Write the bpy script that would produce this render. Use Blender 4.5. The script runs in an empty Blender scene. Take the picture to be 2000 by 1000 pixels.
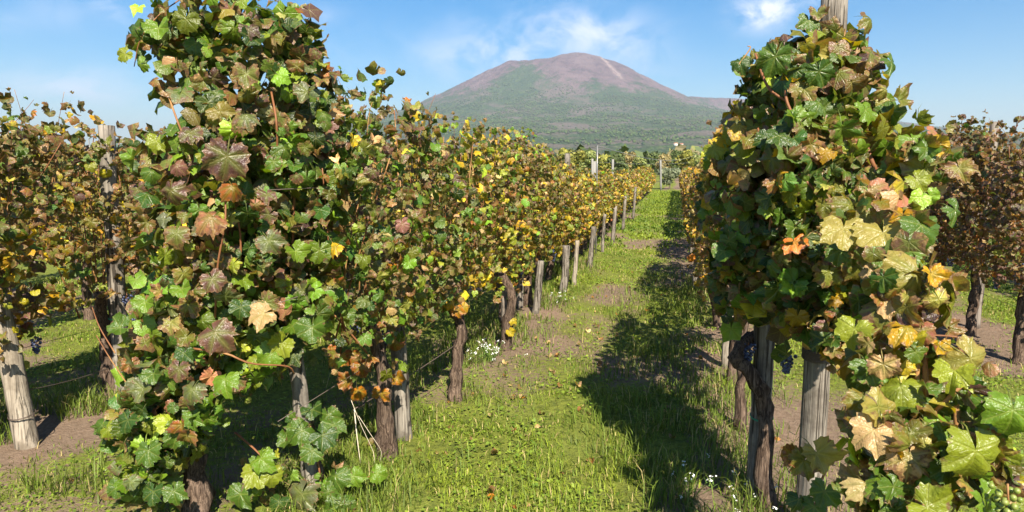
import bpy, math, random
import numpy as np
from mathutils import Vector, Matrix

random.seed(7)
RNG = np.random.default_rng(7)
R = math.radians
scene = bpy.context.scene
COL = scene.collection

# ------------------------------------------------------------------ camera, sky, sun, exposure
FPX, CX, CY = 1333.0, 1000.0, 500.0            # focal length and centre in pixels of the 2000 px wide photograph
CAM_H = 1.65
YAW, PITCH = R(13.5), R(7.48)                  # turned left of the rows, tilted down
cam_data = bpy.data.cameras.new('camera')
cam = bpy.data.objects.new('camera', cam_data)
COL.objects.link(cam)
scene.camera = cam
cam.location = (0, 0, CAM_H)
cam.rotation_euler = (R(90) - PITCH, 0, YAW)
cam_data.sensor_width = 36
cam_data.lens = FPX / 2000 * 36
cam_data.clip_start = 0.05
cam_data.clip_end = 40000
cam_data.dof.use_dof = True
cam_data.dof.focus_distance = 4.2
cam_data.dof.aperture_fstop = 9

SUN_DIR = Vector((0.46, -0.95, 1.0)).normalized()      # from the ground towards the sun
sun_el = math.asin(SUN_DIR.z)
sun_az = math.atan2(SUN_DIR.x, SUN_DIR.y)

world = bpy.data.worlds.new('World')
scene.world = world
world.use_nodes = True
SKY_STRENGTH = 0.062
SUN_STRENGTH = 5.0
EXPOSURE = 1.48
HAZE_DENSITY = 0.00013

sun_data = bpy.data.lights.new('sun', 'SUN')
sun_data.energy = SUN_STRENGTH
sun_data.angle = R(0.53)
sun_data.color = (1.0, 0.90, 0.74)
sun = bpy.data.objects.new('sun', sun_data)
COL.objects.link(sun)
sun.rotation_euler = SUN_DIR.to_track_quat('Z', 'Y').to_euler()

vs = scene.view_settings
vs.view_transform = 'Standard'
vs.look = 'None'
vs.exposure = EXPOSURE
vs.gamma = 1
vs.use_curve_mapping = False
scene.cycles.max_bounces = 8
scene.cycles.transparent_max_bounces = 6
scene.cycles.volume_bounces = 0
scene.cycles.use_denoising = True


# ------------------------------------------------------------------ pixel helpers (photograph pixels -> world points)
_rot = cam.rotation_euler.to_matrix()


def ray(px, py):
    return (_rot @ Vector(((px - CX) / FPX, -(py - CY) / FPX, -1.0)))


def ground_at(px, py, z=0.0):
    d = ray(px, py)
    t = (z - CAM_H) / d.z
    return Vector((d.x * t, d.y * t, z))


def at_depth(px, py, depth):
    """point on the pixel's ray at this depth along the view axis"""
    d = ray(px, py)
    return Vector((d.x * depth, d.y * depth, CAM_H + d.z * depth))


_fwd = _rot @ Vector((0, 0, -1))


def depth_of(p):
    return (Vector(p) - Vector((0, 0, CAM_H))).dot(_fwd)


def az_el(px, py):
    d = ray(px, py).normalized()
    return math.atan2(d.x, d.y), math.asin(d.z)


# ------------------------------------------------------------------ node helpers
class NT:
    def __init__(self, tree):
        self.t = tree
        self.n = tree.nodes
        self.l = tree.links

    def node(self, kind, **kw):
        x = self.n.new(kind)
        for k, v in kw.items():
            setattr(x, k, v)
        return x

    def put(self, sock, v):
        if hasattr(v, 'is_output'):
            self.l.new(v, sock)
        elif v is not None:
            sock.default_value = v

    def math(self, op, a, b=None, c=None, clamp=False):
        x = self.node('ShaderNodeMath', operation=op, use_clamp=clamp)
        self.put(x.inputs[0], a)
        if b is not None:
            self.put(x.inputs[1], b)
        if c is not None:
            self.put(x.inputs[2], c)
        return x.outputs[0]

    def mix(self, f, a, b, mode='MIX'):
        x = self.node('ShaderNodeMix', data_type='RGBA', blend_type=mode)
        self.put(x.inputs[0], f)
        for s, v in ((x.inputs[6], a), (x.inputs[7], b)):
            if not hasattr(v, 'is_output') and len(v) == 3:
                v = (*v, 1)
            self.put(s, v)
        return x.outputs[2]

    def noise(self, vec, scale, detail=3, rough=0.55, dist=0.0):
        x = self.node('ShaderNodeTexNoise')
        if vec is not None:
            self.l.new(vec, x.inputs['Vector'])
        x.inputs['Scale'].default_value = scale
        x.inputs['Detail'].default_value = detail
        x.inputs['Roughness'].default_value = rough
        x.inputs['Distortion'].default_value = dist
        return x.outputs['Fac']

    def step(self, v, a, b):
        x = self.node('ShaderNodeMapRange', interpolation_type='SMOOTHSTEP')
        self.put(x.inputs[0], v)
        self.put(x.inputs[1], a)
        self.put(x.inputs[2], b)
        return x.outputs[0]

    def mapping(self, vec, scale=(1, 1, 1), loc=(0, 0, 0)):
        x = self.node('ShaderNodeMapping')
        self.l.new(vec, x.inputs[0])
        x.inputs['Scale'].default_value = scale
        x.inputs['Location'].default_value = loc
        return x.outputs[0]

    def bump(self, h, strength=0.5, dist=0.01):
        x = self.node('ShaderNodeBump')
        self.l.new(h, x.inputs['Height'])
        x.inputs['Strength'].default_value = strength
        x.inputs['Distance'].default_value = dist
        return x.outputs[0]


def new_mat(name):
    m = bpy.data.materials.new(name)
    m.use_nodes = True
    t = NT(m.node_tree)
    t.n.clear()
    out = t.node('ShaderNodeOutputMaterial')
    return m, t, out


def principled(t, out, col, rough=0.8, normal=None, spec=0.3):
    p = t.node('ShaderNodeBsdfPrincipled')
    if not hasattr(col, 'is_output') and len(col) == 3:
        col = (*col, 1)
    t.put(p.inputs['Base Color'], col)
    t.put(p.inputs['Roughness'], rough)
    p.inputs['Specular IOR Level'].default_value = spec
    if normal is not None:
        t.l.new(normal, p.inputs['Normal'])
    t.l.new(p.outputs[0], out.inputs['Surface'])
    return p


# ------------------------------------------------------------------ world: Nishita sky with thin clouds
def build_world():
    t = NT(world.node_tree)
    t.n.clear()
    out = t.node('ShaderNodeOutputWorld')
    bg = t.node('ShaderNodeBackground')
    bg.inputs['Strength'].default_value = SKY_STRENGTH
    sky = t.node('ShaderNodeTexSky', sky_type='NISHITA')
    sky.sun_disc = False
    sky.sun_elevation = sun_el
    sky.sun_rotation = sun_az
    sky.altitude = 200
    sky.air_density = 1.0
    sky.dust_density = 0.3
    sky.ozone_density = 2.5
    tc = t.node('ShaderNodeTexCoord')
    sep = t.node('ShaderNodeSeparateXYZ')
    t.l.new(tc.outputs['Generated'], sep.inputs[0])
    az = t.math('ARCTAN2', sep.outputs[0], sep.outputs[1])
    el = t.math('ARCSINE', sep.outputs[2])
    comb = t.node('ShaderNodeCombineXYZ')
    t.l.new(az, comb.inputs[0])
    t.l.new(el, comb.inputs[1])
    n1 = t.noise(t.mapping(comb.outputs[0], (1.0, 1.5, 1)), 13, 9, 0.62, 0.4)
    n2 = t.noise(t.mapping(comb.outputs[0], (1.0, 2.4, 1), (3.1, 1.7, 0)), 4.0, 6, 0.6, 0.2)
    total = None
    # (pixel x, pixel y, half width px, half height px, strength)
    for px, py, sx, sy, k in ((1110, 52, 100, 38, .62), (1200, 90, 85, 48, .50), (950, 112, 100, 36, .70), (1040, 95, 60, 25, .30),
                              (1490, 25, 52, 32, 1.25), (1560, 5, 60, 24, .5), (70, 160, 130, 22, .5), (200, 170, 90, 30, .3),
                              (235, 12, 40, 24, .5), (110, 25, 60, 26, .2), (10, 48, 36, 16, .22), (620, 30, 40, 16, .22), (910, 40, 50, 16, .15),
                              (1250, 140, 90, 30, .2), (660, 95, 200, 60, .10)):
        a0, e0 = az_el(px, py)
        a1, e1 = az_el(px + sx, py - sy)
        da = t.math('DIVIDE', t.math('SUBTRACT', az, a0), abs(a1 - a0))
        de = t.math('DIVIDE', t.math('SUBTRACT', el, e0), abs(e1 - e0))
        q = t.math('ADD', t.math('MULTIPLY', da, da), t.math('MULTIPLY', de, de))
        g = t.math('MULTIPLY', t.math('EXPONENT', t.math('MULTIPLY', q, -0.8)), k)
        total = g if total is None else t.math('ADD', total, g)
    # cloud where blob weight and noise agree; the same thin clouds go on all round the sky
    m = t.math('MULTIPLY', t.math('MULTIPLY', total, 1.1), t.step(n1, 0.33, 0.68))
    front = t.math('LESS_THAN', t.math('ABSOLUTE', t.math('ADD', az, YAW)), R(40))
    wide = t.math('MULTIPLY', t.step(n2, 0.56, 0.80), 0.45)
    wide = t.math('MULTIPLY', wide, t.step(t.math('ABSOLUTE', t.math('ADD', az, YAW)), R(38), R(55)))
    m = t.math('ADD', m, wide)
    m = t.math('MULTIPLY', m, t.step(el, 0.0, 0.05), None, True)
    bright = t.node('ShaderNodeHueSaturation')
    bright.inputs['Saturation'].default_value = 1.62
    bright.inputs['Value'].default_value = 0.88
    t.l.new(sky.outputs[0], bright.inputs['Color'])
    col = t.mix(m, bright.outputs[0], CLOUD_COL)
    t.l.new(col, bg.inputs['Color'])
    t.l.new(bg.outputs[0], out.inputs['Surface'])


CLOUD_COL = (7.0, 7.3, 8.6)
build_world()


# ------------------------------------------------------------------ object helpers
def tag(o, label=None, cat=None, group=None, kind=None):
    if label:
        o['label'] = label
    if cat:
        o['category'] = cat
    if group:
        o['group'] = group
    if kind:
        o['kind'] = kind
    return o


def empty(name, loc):
    o = bpy.data.objects.new(name, None)
    o.empty_display_size = 0.1
    COL.objects.link(o)
    o.location = loc
    return o


def mesh_np(name, verts, faces, mat=None, smooth=False, attrs=None, uv=None):
    """faces: list of integer arrays, each (n, k) with one k"""
    verts = np.asarray(verts, dtype=np.float32)
    faces = [np.asarray(f, dtype=np.int32) for f in faces if len(f)]
    me = bpy.data.meshes.new(name)
    me.vertices.add(len(verts))
    me.vertices.foreach_set('co', verts.ravel())
    loops = np.concatenate([f.ravel() for f in faces])
    sizes = np.concatenate([np.full(len(f), f.shape[1], dtype=np.int32) for f in faces])
    starts = np.concatenate([[0], np.cumsum(sizes)[:-1]]).astype(np.int32)
    me.loops.add(len(loops))
    me.loops.foreach_set('vertex_index', loops)
    me.polygons.add(len(sizes))
    me.polygons.foreach_set('loop_start', starts)
    if smooth:
        me.polygons.foreach_set('use_smooth', np.ones(len(sizes), dtype=bool))
    for k, v in (attrs or {}).items():
        v = np.asarray(v, dtype=np.float32)
        if v.ndim == 1:
            a = me.attributes.new(k, 'FLOAT', 'POINT')
            a.data.foreach_set('value', v)
        else:
            a = me.attributes.new(k, 'FLOAT_COLOR', 'POINT')
            a.data.foreach_set('color', v.ravel())
    if uv is not None:
        l = me.uv_layers.new(name='UVMap')
        l.data.foreach_set('uv', np.asarray(uv, dtype=np.float32)[loops].ravel())
    me.update(calc_edges=True)
    if mat:
        me.materials.append(mat)
    return me


def obj(name, me, parent=None, loc=(0, 0, 0)):
    o = bpy.data.objects.new(name, me)
    COL.objects.link(o)
    if parent is not None:
        o.parent = parent
    o.location = loc
    return o


def vnoise2(x, y, seed=0):
    """smooth value noise in 0..1"""
    x = np.asarray(x, dtype=np.float64)
    y = np.asarray(y, dtype=np.float64)
    xi, yi = np.floor(x).astype(np.int64), np.floor(y).astype(np.int64)
    fx, fy = x - xi, y - yi
    fx, fy = fx * fx * (3 - 2 * fx), fy * fy * (3 - 2 * fy)

    def h(a, b):
        n = (a * 374761393 + b * 668265263 + seed * 1442695041) & 0xFFFFFFFF
        n = ((n ^ (n >> 13)) * 1274126177) & 0xFFFFFFFF
        n = (n ^ (n >> 16)) & 0xFFFF
        return n / 65535.0
    a, b, c, d = h(xi, yi), h(xi + 1, yi), h(xi, yi + 1), h(xi + 1, yi + 1)
    return (a * (1 - fx) + b * fx) * (1 - fy) + (c * (1 - fx) + d * fx) * fy


def fbm(x, y, seed=0, octv=4):
    s, a, tot = 0, 1.0, 0
    for i in range(octv):
        s = s + a * vnoise2(np.asarray(x) * 2 ** i, np.asarray(y) * 2 ** i, seed + i * 17)
        tot += a
        a *= 0.5
    return s / tot


def tube_np(pts, radii, segs=8, rough=0.0, seed=0, cap=True, ridges=0):
    """tube along points; returns verts, list of face arrays"""
    pts = np.asarray(pts, dtype=np.float64)
    n = len(pts)
    radii = np.broadcast_to(np.asarray(radii, dtype=np.float64), (n,))
    tang = np.gradient(pts, axis=0)
    tang /= np.linalg.norm(tang, axis=1, keepdims=True) + 1e-9
    ref = np.array([0.0, 1.0, 0.0]) if abs(tang[0, 1]) < 0.9 else np.array([1.0, 0, 0])
    rng = np.random.default_rng(seed)
    vs_ = []
    ph = rng.uniform(0, 6.28, 4)
    for i in range(n):
        t = tang[i]
        u = ref - t * ref.dot(t)
        u /= np.linalg.norm(u) + 1e-9
        ref = u
        v = np.cross(t, u)
        a = np.arange(segs) / segs * 2 * np.pi
        rr = np.full(segs, radii[i])
        if rough:
            rr = rr * (1 + rough * rng.uniform(-1, 1, segs))
            if ridges:
                rr = rr * (1 + 0.13 * np.sin(a * ridges + ph[0] + i * 0.35) + 0.1 * np.sin(a * 3 + ph[1] - i * 0.25))
        vs_.append(pts[i] + np.outer(np.cos(a) * rr, u) + np.outer(np.sin(a) * rr, v))
    verts = np.concatenate(vs_)
    k = np.arange(segs)
    quads = []
    for i in range(n - 1):
        a0, b0 = i * segs, (i + 1) * segs
        quads.append(np.stack([a0 + k, a0 + (k + 1) % segs, b0 + (k + 1) % segs, b0 + k], axis=1))
    faces = [np.concatenate(quads)]
    if cap:
        c0 = len(verts)
        verts = np.concatenate([verts, [pts[0]], [pts[-1]]])
        faces.append(np.concatenate([np.stack([(k + 1) % segs, k, np.full(segs, c0)], axis=1),
                                     np.stack([(n - 1) * segs + k, (n - 1) * segs + (k + 1) % segs, np.full(segs, c0 + 1)], axis=1)]))
    return verts, faces


def join_np(parts):
    vs_, fs, off = [], {}, 0
    for v, f in parts:
        vs_.append(np.asarray(v))
        for a in f:
            a = np.asarray(a)
            fs.setdefault(a.shape[1], []).append(a + off)
        off += len(v)
    return np.concatenate(vs_), [np.concatenate(x) for x in fs.values()]


def smooth_path(ctrl, n):
    """Catmull-Rom through control points"""
    c = np.asarray(ctrl, dtype=np.float64)
    c = np.concatenate([[2 * c[0] - c[1]], c, [2 * c[-1] - c[-2]]])
    m = len(c) - 3
    out = []
    for s in np.linspace(0, m - 1e-6, n):
        i = int(s)
        t = s - i
        p0, p1, p2, p3 = c[i:i + 4]
        out.append(0.5 * (2 * p1 + (p2 - p0) * t + (2 * p0 - 5 * p1 + 4 * p2 - p3) * t * t + (3 * p1 - p0 - 3 * p2 + p3) * t ** 3))
    return np.array(out)


# ------------------------------------------------------------------ materials
def leaf_material(name, from_object):
    m, t, out = new_mat(name)
    if from_object:
        src = t.node('ShaderNodeObjectInfo')
        base, decay = src.outputs['Color'], src.outputs['Alpha']
    else:
        src = t.node('ShaderNodeAttribute', attribute_name='leafcol')
        base, decay = src.outputs['Color'], src.outputs['Alpha']
    edge = t.node('ShaderNodeAttribute', attribute_name='edge').outputs['Fac']
    geo = t.node('ShaderNodeNewGeometry')
    pos = geo.outputs['Position']
    uv = t.node('ShaderNodeUVMap', uv_map='UVMap').outputs[0]
    sep = t.node('ShaderNodeSeparateXYZ')
    t.l.new(uv, sep.inputs[0])
    u, v = sep.outputs[0], sep.outputs[1]
    ang = t.math('ABSOLUTE', t.math('ARCTAN2', u, v))
    r = t.math('SQRT', t.math('ADD', t.math('MULTIPLY', u, u), t.math('MULTIPLY', v, v)))
    d = ang
    for a in (R(54), R(110)):
        d = t.math('MINIMUM', d, t.math('ABSOLUTE', t.math('SUBTRACT', ang, a)))
    perp = t.math('MULTIPLY', r, t.math('SINE', d))
    along = t.math('MULTIPLY', r, t.math('COSINE', d))
    main = t.math('SUBTRACT', 1.0, t.step(perp, 0.012, 0.045))
    s = t.math('FRACT', t.math('MULTIPLY', t.math('SUBTRACT', along, t.math('MULTIPLY', perp, 0.95)), 5.5))
    s = t.math('ABSOLUTE', t.math('SUBTRACT', s, 0.5))
    sec = t.math('MULTIPLY', t.step(s, 0.40, 0.5), 0.55)
    vein = t.math('MAXIMUM', main, sec)
    n1 = t.noise(pos, 34, 3, 0.6)
    n2 = t.noise(pos, 130, 3, 0.6)
    # blotches of autumn colour: start at the margin and between the veins
    k = t.math('ADD', t.math('MULTIPLY_ADD', n1, 1.7, -0.30), t.math('MULTIPLY', edge, 0.54))
    k = t.math('ADD', k, t.math('MULTIPLY_ADD', n2, 0.22, 0.065))
    k = t.math('SUBTRACT', k, t.math('MULTIPLY', vein, 0.16))
    k = t.math('ADD', k, t.math('ADD', decay, 0.06))
    mask = t.step(k, 1.42, 1.70)
    # green lingers along the veins of a turning leaf
    ling = t.math('MULTIPLY', t.math('SUBTRACT', 1.0, t.step(perp, 0.03, 0.20)), t.math('SUBTRACT', 0.75, t.math('MULTIPLY', edge, 0.6)))
    base0 = base
    base = t.mix(t.math('MULTIPLY', ling, t.step(decay, 0.1, 0.3)), base, (0.115, 0.150, 0.022))
    base = t.mix(t.math('MULTIPLY', t.step(n1, 0.42, 0.62), 0.35), base, t.mix(1.0, base, (0.62, 0.72, 0.7), 'MULTIPLY'))
    brown = t.mix(t.step(n2, 0.35, 0.65), (0.19, 0.080, 0.032), (0.36, 0.23, 0.10))
    brown = t.mix(t.step(n1, 0.45, 0.6), brown, (0.125, 0.062, 0.040))
    col = t.mix(t.math('MULTIPLY', mask, 0.85), base, brown)
    # freckles
    fre = t.math('MULTIPLY', t.step(t.noise(pos, 260, 2, 0.5), 0.68, 0.76), 0.28)
    col = t.mix(fre, col, (0.10, 0.055, 0.025))
    vcol = t.mix(0.45, base0, (0.26, 0.27, 0.075))
    col = t.mix(t.math('MULTIPLY', vein, 0.62), col, vcol)
    n3 = t.math('MULTIPLY_ADD', n1, 0.9, 0.58)
    hs = t.node('ShaderNodeHueSaturation')
    t.l.new(n3, hs.inputs['Value'])
    hs.inputs['Saturation'].default_value = 1.04
    t.l.new(col, hs.inputs['Color'])
    col = hs.outputs[0]
    # pale felted underside
    under = t.mix(0.25, col, (0.20, 0.22, 0.09))
    col = t.mix(geo.outputs['Backfacing'], col, under)
    h = t.math('ADD', t.math('MULTIPLY', vein, -0.6), t.math('MULTIPLY', n2, 0.7))
    h = t.math('ADD', h, t.math('MULTIPLY', t.noise(pos, 65, 2, 0.5), 1.2))
    bmp = t.bump(h, 0.5, 0.006)
    p = t.node('ShaderNodeBsdfPrincipled')
    t.l.new(col, p.inputs['Base Color'])
    p.inputs['Roughness'].default_value = 0.34
    p.inputs['Specular IOR Level'].default_value = 0.50
    t.l.new(bmp, p.inputs['Normal'])
    tr = t.node('ShaderNodeBsdfTranslucent')
    tcol = t.mix(1.0, col, (1.6, 1.5, 0.55), 'MULTIPLY')
    t.l.new(tcol, tr.inputs['Color'])
    mx = t.node('ShaderNodeMixShader')
    mx.inputs[0].default_value = 0.33
    t.l.new(p.outputs[0], mx.inputs[1])
    t.l.new(tr.outputs[0], mx.inputs[2])
    t.l.new(mx.outputs[0], out.inputs['Surface'])
    return m


def wood_material(name, c0, c1, c2, grain=1.0, rough=0.85):
    m, t, out = new_mat(name)
    tc = t.node('ShaderNodeTexCoord')
    v = tc.outputs['Object']
    g1 = t.noise(t.mapping(v, (60, 60, 2.2)), 1.0, 4, 0.6, 0.6)
    g2 = t.noise(t.mapping(v, (16, 16, 3.0)), 1.0, 4, 0.6)
    g3 = t.noise(v, 9, 4, 0.6)
    crack = t.step(t.noise(t.mapping(v, (42, 42, 1.6)), 1.0, 3, 0.6, 0.8), 0.57, 0.62)
    col = t.mix(t.step(g1, 0.35, 0.65), c0, c1)
    col = t.mix(t.math('MULTIPLY', t.step(g3, 0.45, 0.7), 0.7), col, c2)
    col = t.mix(t.math('MULTIPLY', t.step(t.noise(v, 3.5, 5, 0.65), 0.5, 0.62), 0.55), col, c2)
    col = t.mix(t.math('MULTIPLY', crack, 0.9 * grain), col, (0.035, 0.028, 0.022))
    h = t.math('SUBTRACT', t.math('ADD', g1, t.math('MULTIPLY', g2, 0.8)), t.math('MULTIPLY', crack, 1.2))
    principled(t, out, col, rough, t.bump(h, 0.9, 0.006), 0.2)
    return m


def bark_material():
    m, t, out = new_mat('vine_bark')
    v = t.node('ShaderNodeTexCoord').outputs['Object']
    g1 = t.noise(t.mapping(v, (70, 70, 7)), 1.0, 5, 0.65, 1.2)
    g2 = t.noise(v, 14, 4, 0.6)
    col = t.mix(t.step(g1, 0.38, 0.66), (0.040, 0.026, 0.019), (0.19, 0.135, 0.10))
    col = t.mix(t.math('MULTIPLY', t.step(g2, 0.5, 0.72), 0.5), col, (0.14, 0.105, 0.085))
    principled(t, out, col, 0.92, t.bump(g1, 1.0, 0.016), 0.15)
    return m


def simple_mat(name, c, rough=0.7, spec=0.3, var=0.25, scale=30, metallic=0.0):
    m, t, out = new_mat(name)
    v = t.node('ShaderNodeTexCoord').outputs['Object']
    n = t.noise(v, scale, 4, 0.6)
    lo = tuple(x * (1 - var) for x in c)
    hi = tuple(min(1, x * (1 + var)) for x in c)
    p = principled(t, out, t.mix(n, lo, hi), rough, t.bump(n, 0.25, 0.003), spec)
    p.inputs['Metallic'].default_value = metallic
    return m


def cane_material():
    m, t, out = new_mat('cane_bark')
    v = t.node('ShaderNodeNewGeometry').outputs['Position']
    n = t.noise(t.mapping(v, (60, 60, 12)), 1.0, 3, 0.6)
    n2 = t.noise(v, 4, 2, 0.5)
    col = t.mix(n, (0.10, 0.038, 0.018), (0.27, 0.115, 0.045))
    col = t.mix(t.step(n2, 0.5, 0.62), col, (0.30, 0.16, 0.06))
    principled(t, out, col, 0.6, t.bump(n, 0.3, 0.002), 0.3)
    return m


def grape_material(name, c, bloom):
    m, t, out = new_mat(name)
    v = t.node('ShaderNodeNewGeometry').outputs['Position']
    n = t.noise(v, 90, 3, 0.6)
    col = t.mix(t.step(n, 0.35, 0.7), c, bloom)
    p = principled(t, out, col, 0.42, None, 0.5)
    return m


def ground_material():
    m, t, out = new_mat('soil_and_clover')
    pos = t.node('ShaderNodeNewGeometry').outputs['Position']
    g = t.node('ShaderNodeAttribute', attribute_name='green').outputs['Fac']
    n1 = t.noise(pos, 1.3, 5, 0.65)
    n2 = t.noise(pos, 22, 5, 0.7)
    n3 = t.noise(pos, 95, 3, 0.65)
    soil = t.mix(t.step(n2, 0.3, 0.7), (0.190, 0.138, 0.094), (0.350, 0.265, 0.190))
    soil = t.mix(t.math('MULTIPLY', t.step(n3, 0.55, 0.7), 0.6), soil, (0.46, 0.36, 0.26))
    soil = t.mix(t.math('MULTIPLY', t.step(n3, 0.30, 0.42), 0.45), (0.11, 0.075, 0.055), soil)
    soil = t.mix(t.math('MULTIPLY', t.step(n1, 0.45, 0.65), 0.4), soil, (0.27, 0.18, 0.13))
    grass = t.mix(t.step(n2, 0.3, 0.7), (0.075, 0.095, 0.020), (0.185, 0.210, 0.034))
    grass = t.mix(t.math('MULTIPLY', t.step(n1, 0.4, 0.7), 0.5), grass, (0.175, 0.205, 0.045))
    k = t.math('ADD', g, t.math('MULTIPLY', t.math('SUBTRACT', n2, 0.5), 1.1))
    k = t.math('ADD', k, t.math('MULTIPLY', t.math('SUBTRACT', n3, 0.5), 1.3))
    col = t.mix(t.step(k, 0.46, 0.60), soil, grass)
    h = t.math('ADD', n2, t.math('MULTIPLY', n3, 0.6))
    principled(t, out, col, 0.95, t.bump(h, 0.8, 0.03), 0.1)
    return m


def blade_material(name, attr='bladecol', trans=0.3):
    m, t, out = new_mat(name)
    col = t.node('ShaderNodeAttribute', attribute_name=attr).outputs['Color']
    p = t.node('ShaderNodeBsdfPrincipled')
    t.l.new(col, p.inputs['Base Color'])
    p.inputs['Roughness'].default_value = 0.55
    p.inputs['Specular IOR Level'].default_value = 0.25
    tr = t.node('ShaderNodeBsdfTranslucent')
    t.l.new(t.mix(1.0, col, (1.3, 1.25, 0.7), 'MULTIPLY'), tr.inputs['Color'])
    mx = t.node('ShaderNodeMixShader')
    mx.inputs[0].default_value = trans
    t.l.new(p.outputs[0], mx.inputs[1])
    t.l.new(tr.outputs[0], mx.inputs[2])
    t.l.new(mx.outputs[0], out.inputs['Surface'])
    return m


def mountain_material():
    m, t, out = new_mat('mountain_slopes')
    pos = t.node('ShaderNodeNewGeometry').outputs['Position']
    att = t.node('ShaderNodeAttribute', attribute_name='bare').outputs['Fac']
    scar = t.node('ShaderNodeAttribute', attribute_name='scar').outputs['Fac']
    flat = t.mapping(pos, (1, 1, 0.35))
    n1 = t.noise(flat, 0.0042, 6, 0.62, 0.5)
    n2 = t.noise(flat, 0.020, 5, 0.65)
    n3 = t.noise(flat, 0.075, 3, 0.6)
    vor = t.node('ShaderNodeTexVoronoi', feature='F1')
    t.l.new(flat, vor.inputs['Vector'])
    vor.inputs['Scale'].default_value = 0.085
    crown = t.math('SUBTRACT', 1.0, t.step(vor.outputs['Distance'], 0.15, 0.75))
    forest = t.mix(t.step(n2, 0.35, 0.65), (0.030, 0.064, 0.020), (0.085, 0.130, 0.030))
    forest = t.mix(t.math('MULTIPLY', crown, 0.55), (0.032, 0.050, 0.024), forest)
    forest = t.mix(t.math('MULTIPLY', t.step(n1, 0.46, 0.62), 0.8), forest, (0.115, 0.088, 0.080))
    clear = t.math('MULTIPLY', t.step(n2, 0.60, 0.70), t.step(n3, 0.45, 0.6))
    forest = t.mix(t.math('MULTIPLY', clear, 0.5), forest, (0.24, 0.19, 0.12))
    rock = t.mix(t.step(n2, 0.35, 0.68), (0.070, 0.042, 0.052), (0.125, 0.080, 0.086))
    rock = t.mix(t.math('MULTIPLY', t.step(n1, 0.42, 0.62), 0.5), rock, (0.15, 0.105, 0.108))
    k = t.math('ADD', att, t.math('MULTIPLY', t.math('SUBTRACT', n1, 0.5), 1.5))
    k = t.math('ADD', k, t.math('MULTIPLY', t.math('SUBTRACT', n2, 0.5), 1.3))
    k2 = t.math('ADD', k, t.math('MULTIPLY', t.math('SUBTRACT', n3, 0.5), 0.5))
    col = t.mix(t.step(k2, 0.28, 0.66), forest, rock)
    col = t.mix(t.math('MULTIPLY', scar, t.step(n3, 0.3, 0.6)), col, (0.36, 0.27, 0.24))
    h = t.math('ADD', t.math('MULTIPLY', crown, 0.6), n2)
    principled(t, out, col, 0.95, t.bump(h, 0.7, 6.0), 0.05)
    return m


LEAF_OBJ = leaf_material('vine_leaf', True)
LEAF_STUFF = leaf_material('vine_foliage', False)
BARK = bark_material()
CANE = cane_material()
POST_GREY = wood_material('weathered_post', (0.115, 0.10, 0.084), (0.265, 0.237, 0.20), (0.08, 0.067, 0.055))
POST_PALE = wood_material('pale_post', (0.19, 0.16, 0.125), (0.36, 0.315, 0.255), (0.14, 0.115, 0.085), 0.6)
POST_DARK = wood_material('old_stake', (0.12, 0.10, 0.085), (0.25, 0.22, 0.19), (0.10, 0.08, 0.065))
CONCRETE = simple_mat('concrete', (0.22, 0.215, 0.20), 0.9, 0.2, 0.2, 20)
STEEL = simple_mat('galvanised_steel', (0.22, 0.22, 0.22), 0.45, 0.5, 0.15, 40, 0.5)
WIRE = simple_mat('rusty_wire', (0.11, 0.085, 0.07), 0.6, 0.4, 0.3, 60, 0.4)
GREEN_TIE = simple_mat('green_twine', (0.03, 0.26, 0.14), 0.5, 0.4, 0.2, 50)
RED_GRAPE = grape_material('dark_grape_skin', (0.012, 0.014, 0.045), (0.10, 0.13, 0.24))
GREEN_GRAPE = grape_material('green_grape_skin', (0.13, 0.18, 0.025), (0.22, 0.25, 0.06))
BLADE = blade_material('grass_blade')
TREE_LEAF = blade_material('tree_foliage', 'bladecol', 0.22)
GROUND = ground_material()
MOUNTAIN = mountain_material()
TREE_BARK = simple_mat('tree_bark', (0.11, 0.085, 0.065), 0.9, 0.2, 0.35, 12)
PLASTER = simple_mat('white_plaster', (0.78, 0.75, 0.70), 0.9, 0.2, 0.06, 3)
ROOF_TILE = simple_mat('terracotta', (0.34, 0.13, 0.07), 0.9, 0.2, 0.3, 4)
GLASS = simple_mat('dark_window', (0.03, 0.035, 0.04), 0.2, 0.5, 0.1, 3)
PETAL = simple_mat('white_petal', (0.80, 0.80, 0.76), 0.7, 0.2, 0.05, 40)


# ------------------------------------------------------------------ the ground
def ground_z(x, y):
    return (0.05 * (fbm(np.asarray(x) * 0.5, np.asarray(y) * 0.5, 3, 3) - 0.5)
            + 0.028 * (fbm(np.asarray(x) * 3.0, np.asarray(y) * 3.0, 9, 3) - 0.5))


ROWS = {'L1': -1.72, 'L2': -3.98, 'L3': -6.25, 'L4': -8.5, 'R1': 0.49, 'R2': 2.85, 'R3': 5.2}


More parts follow.
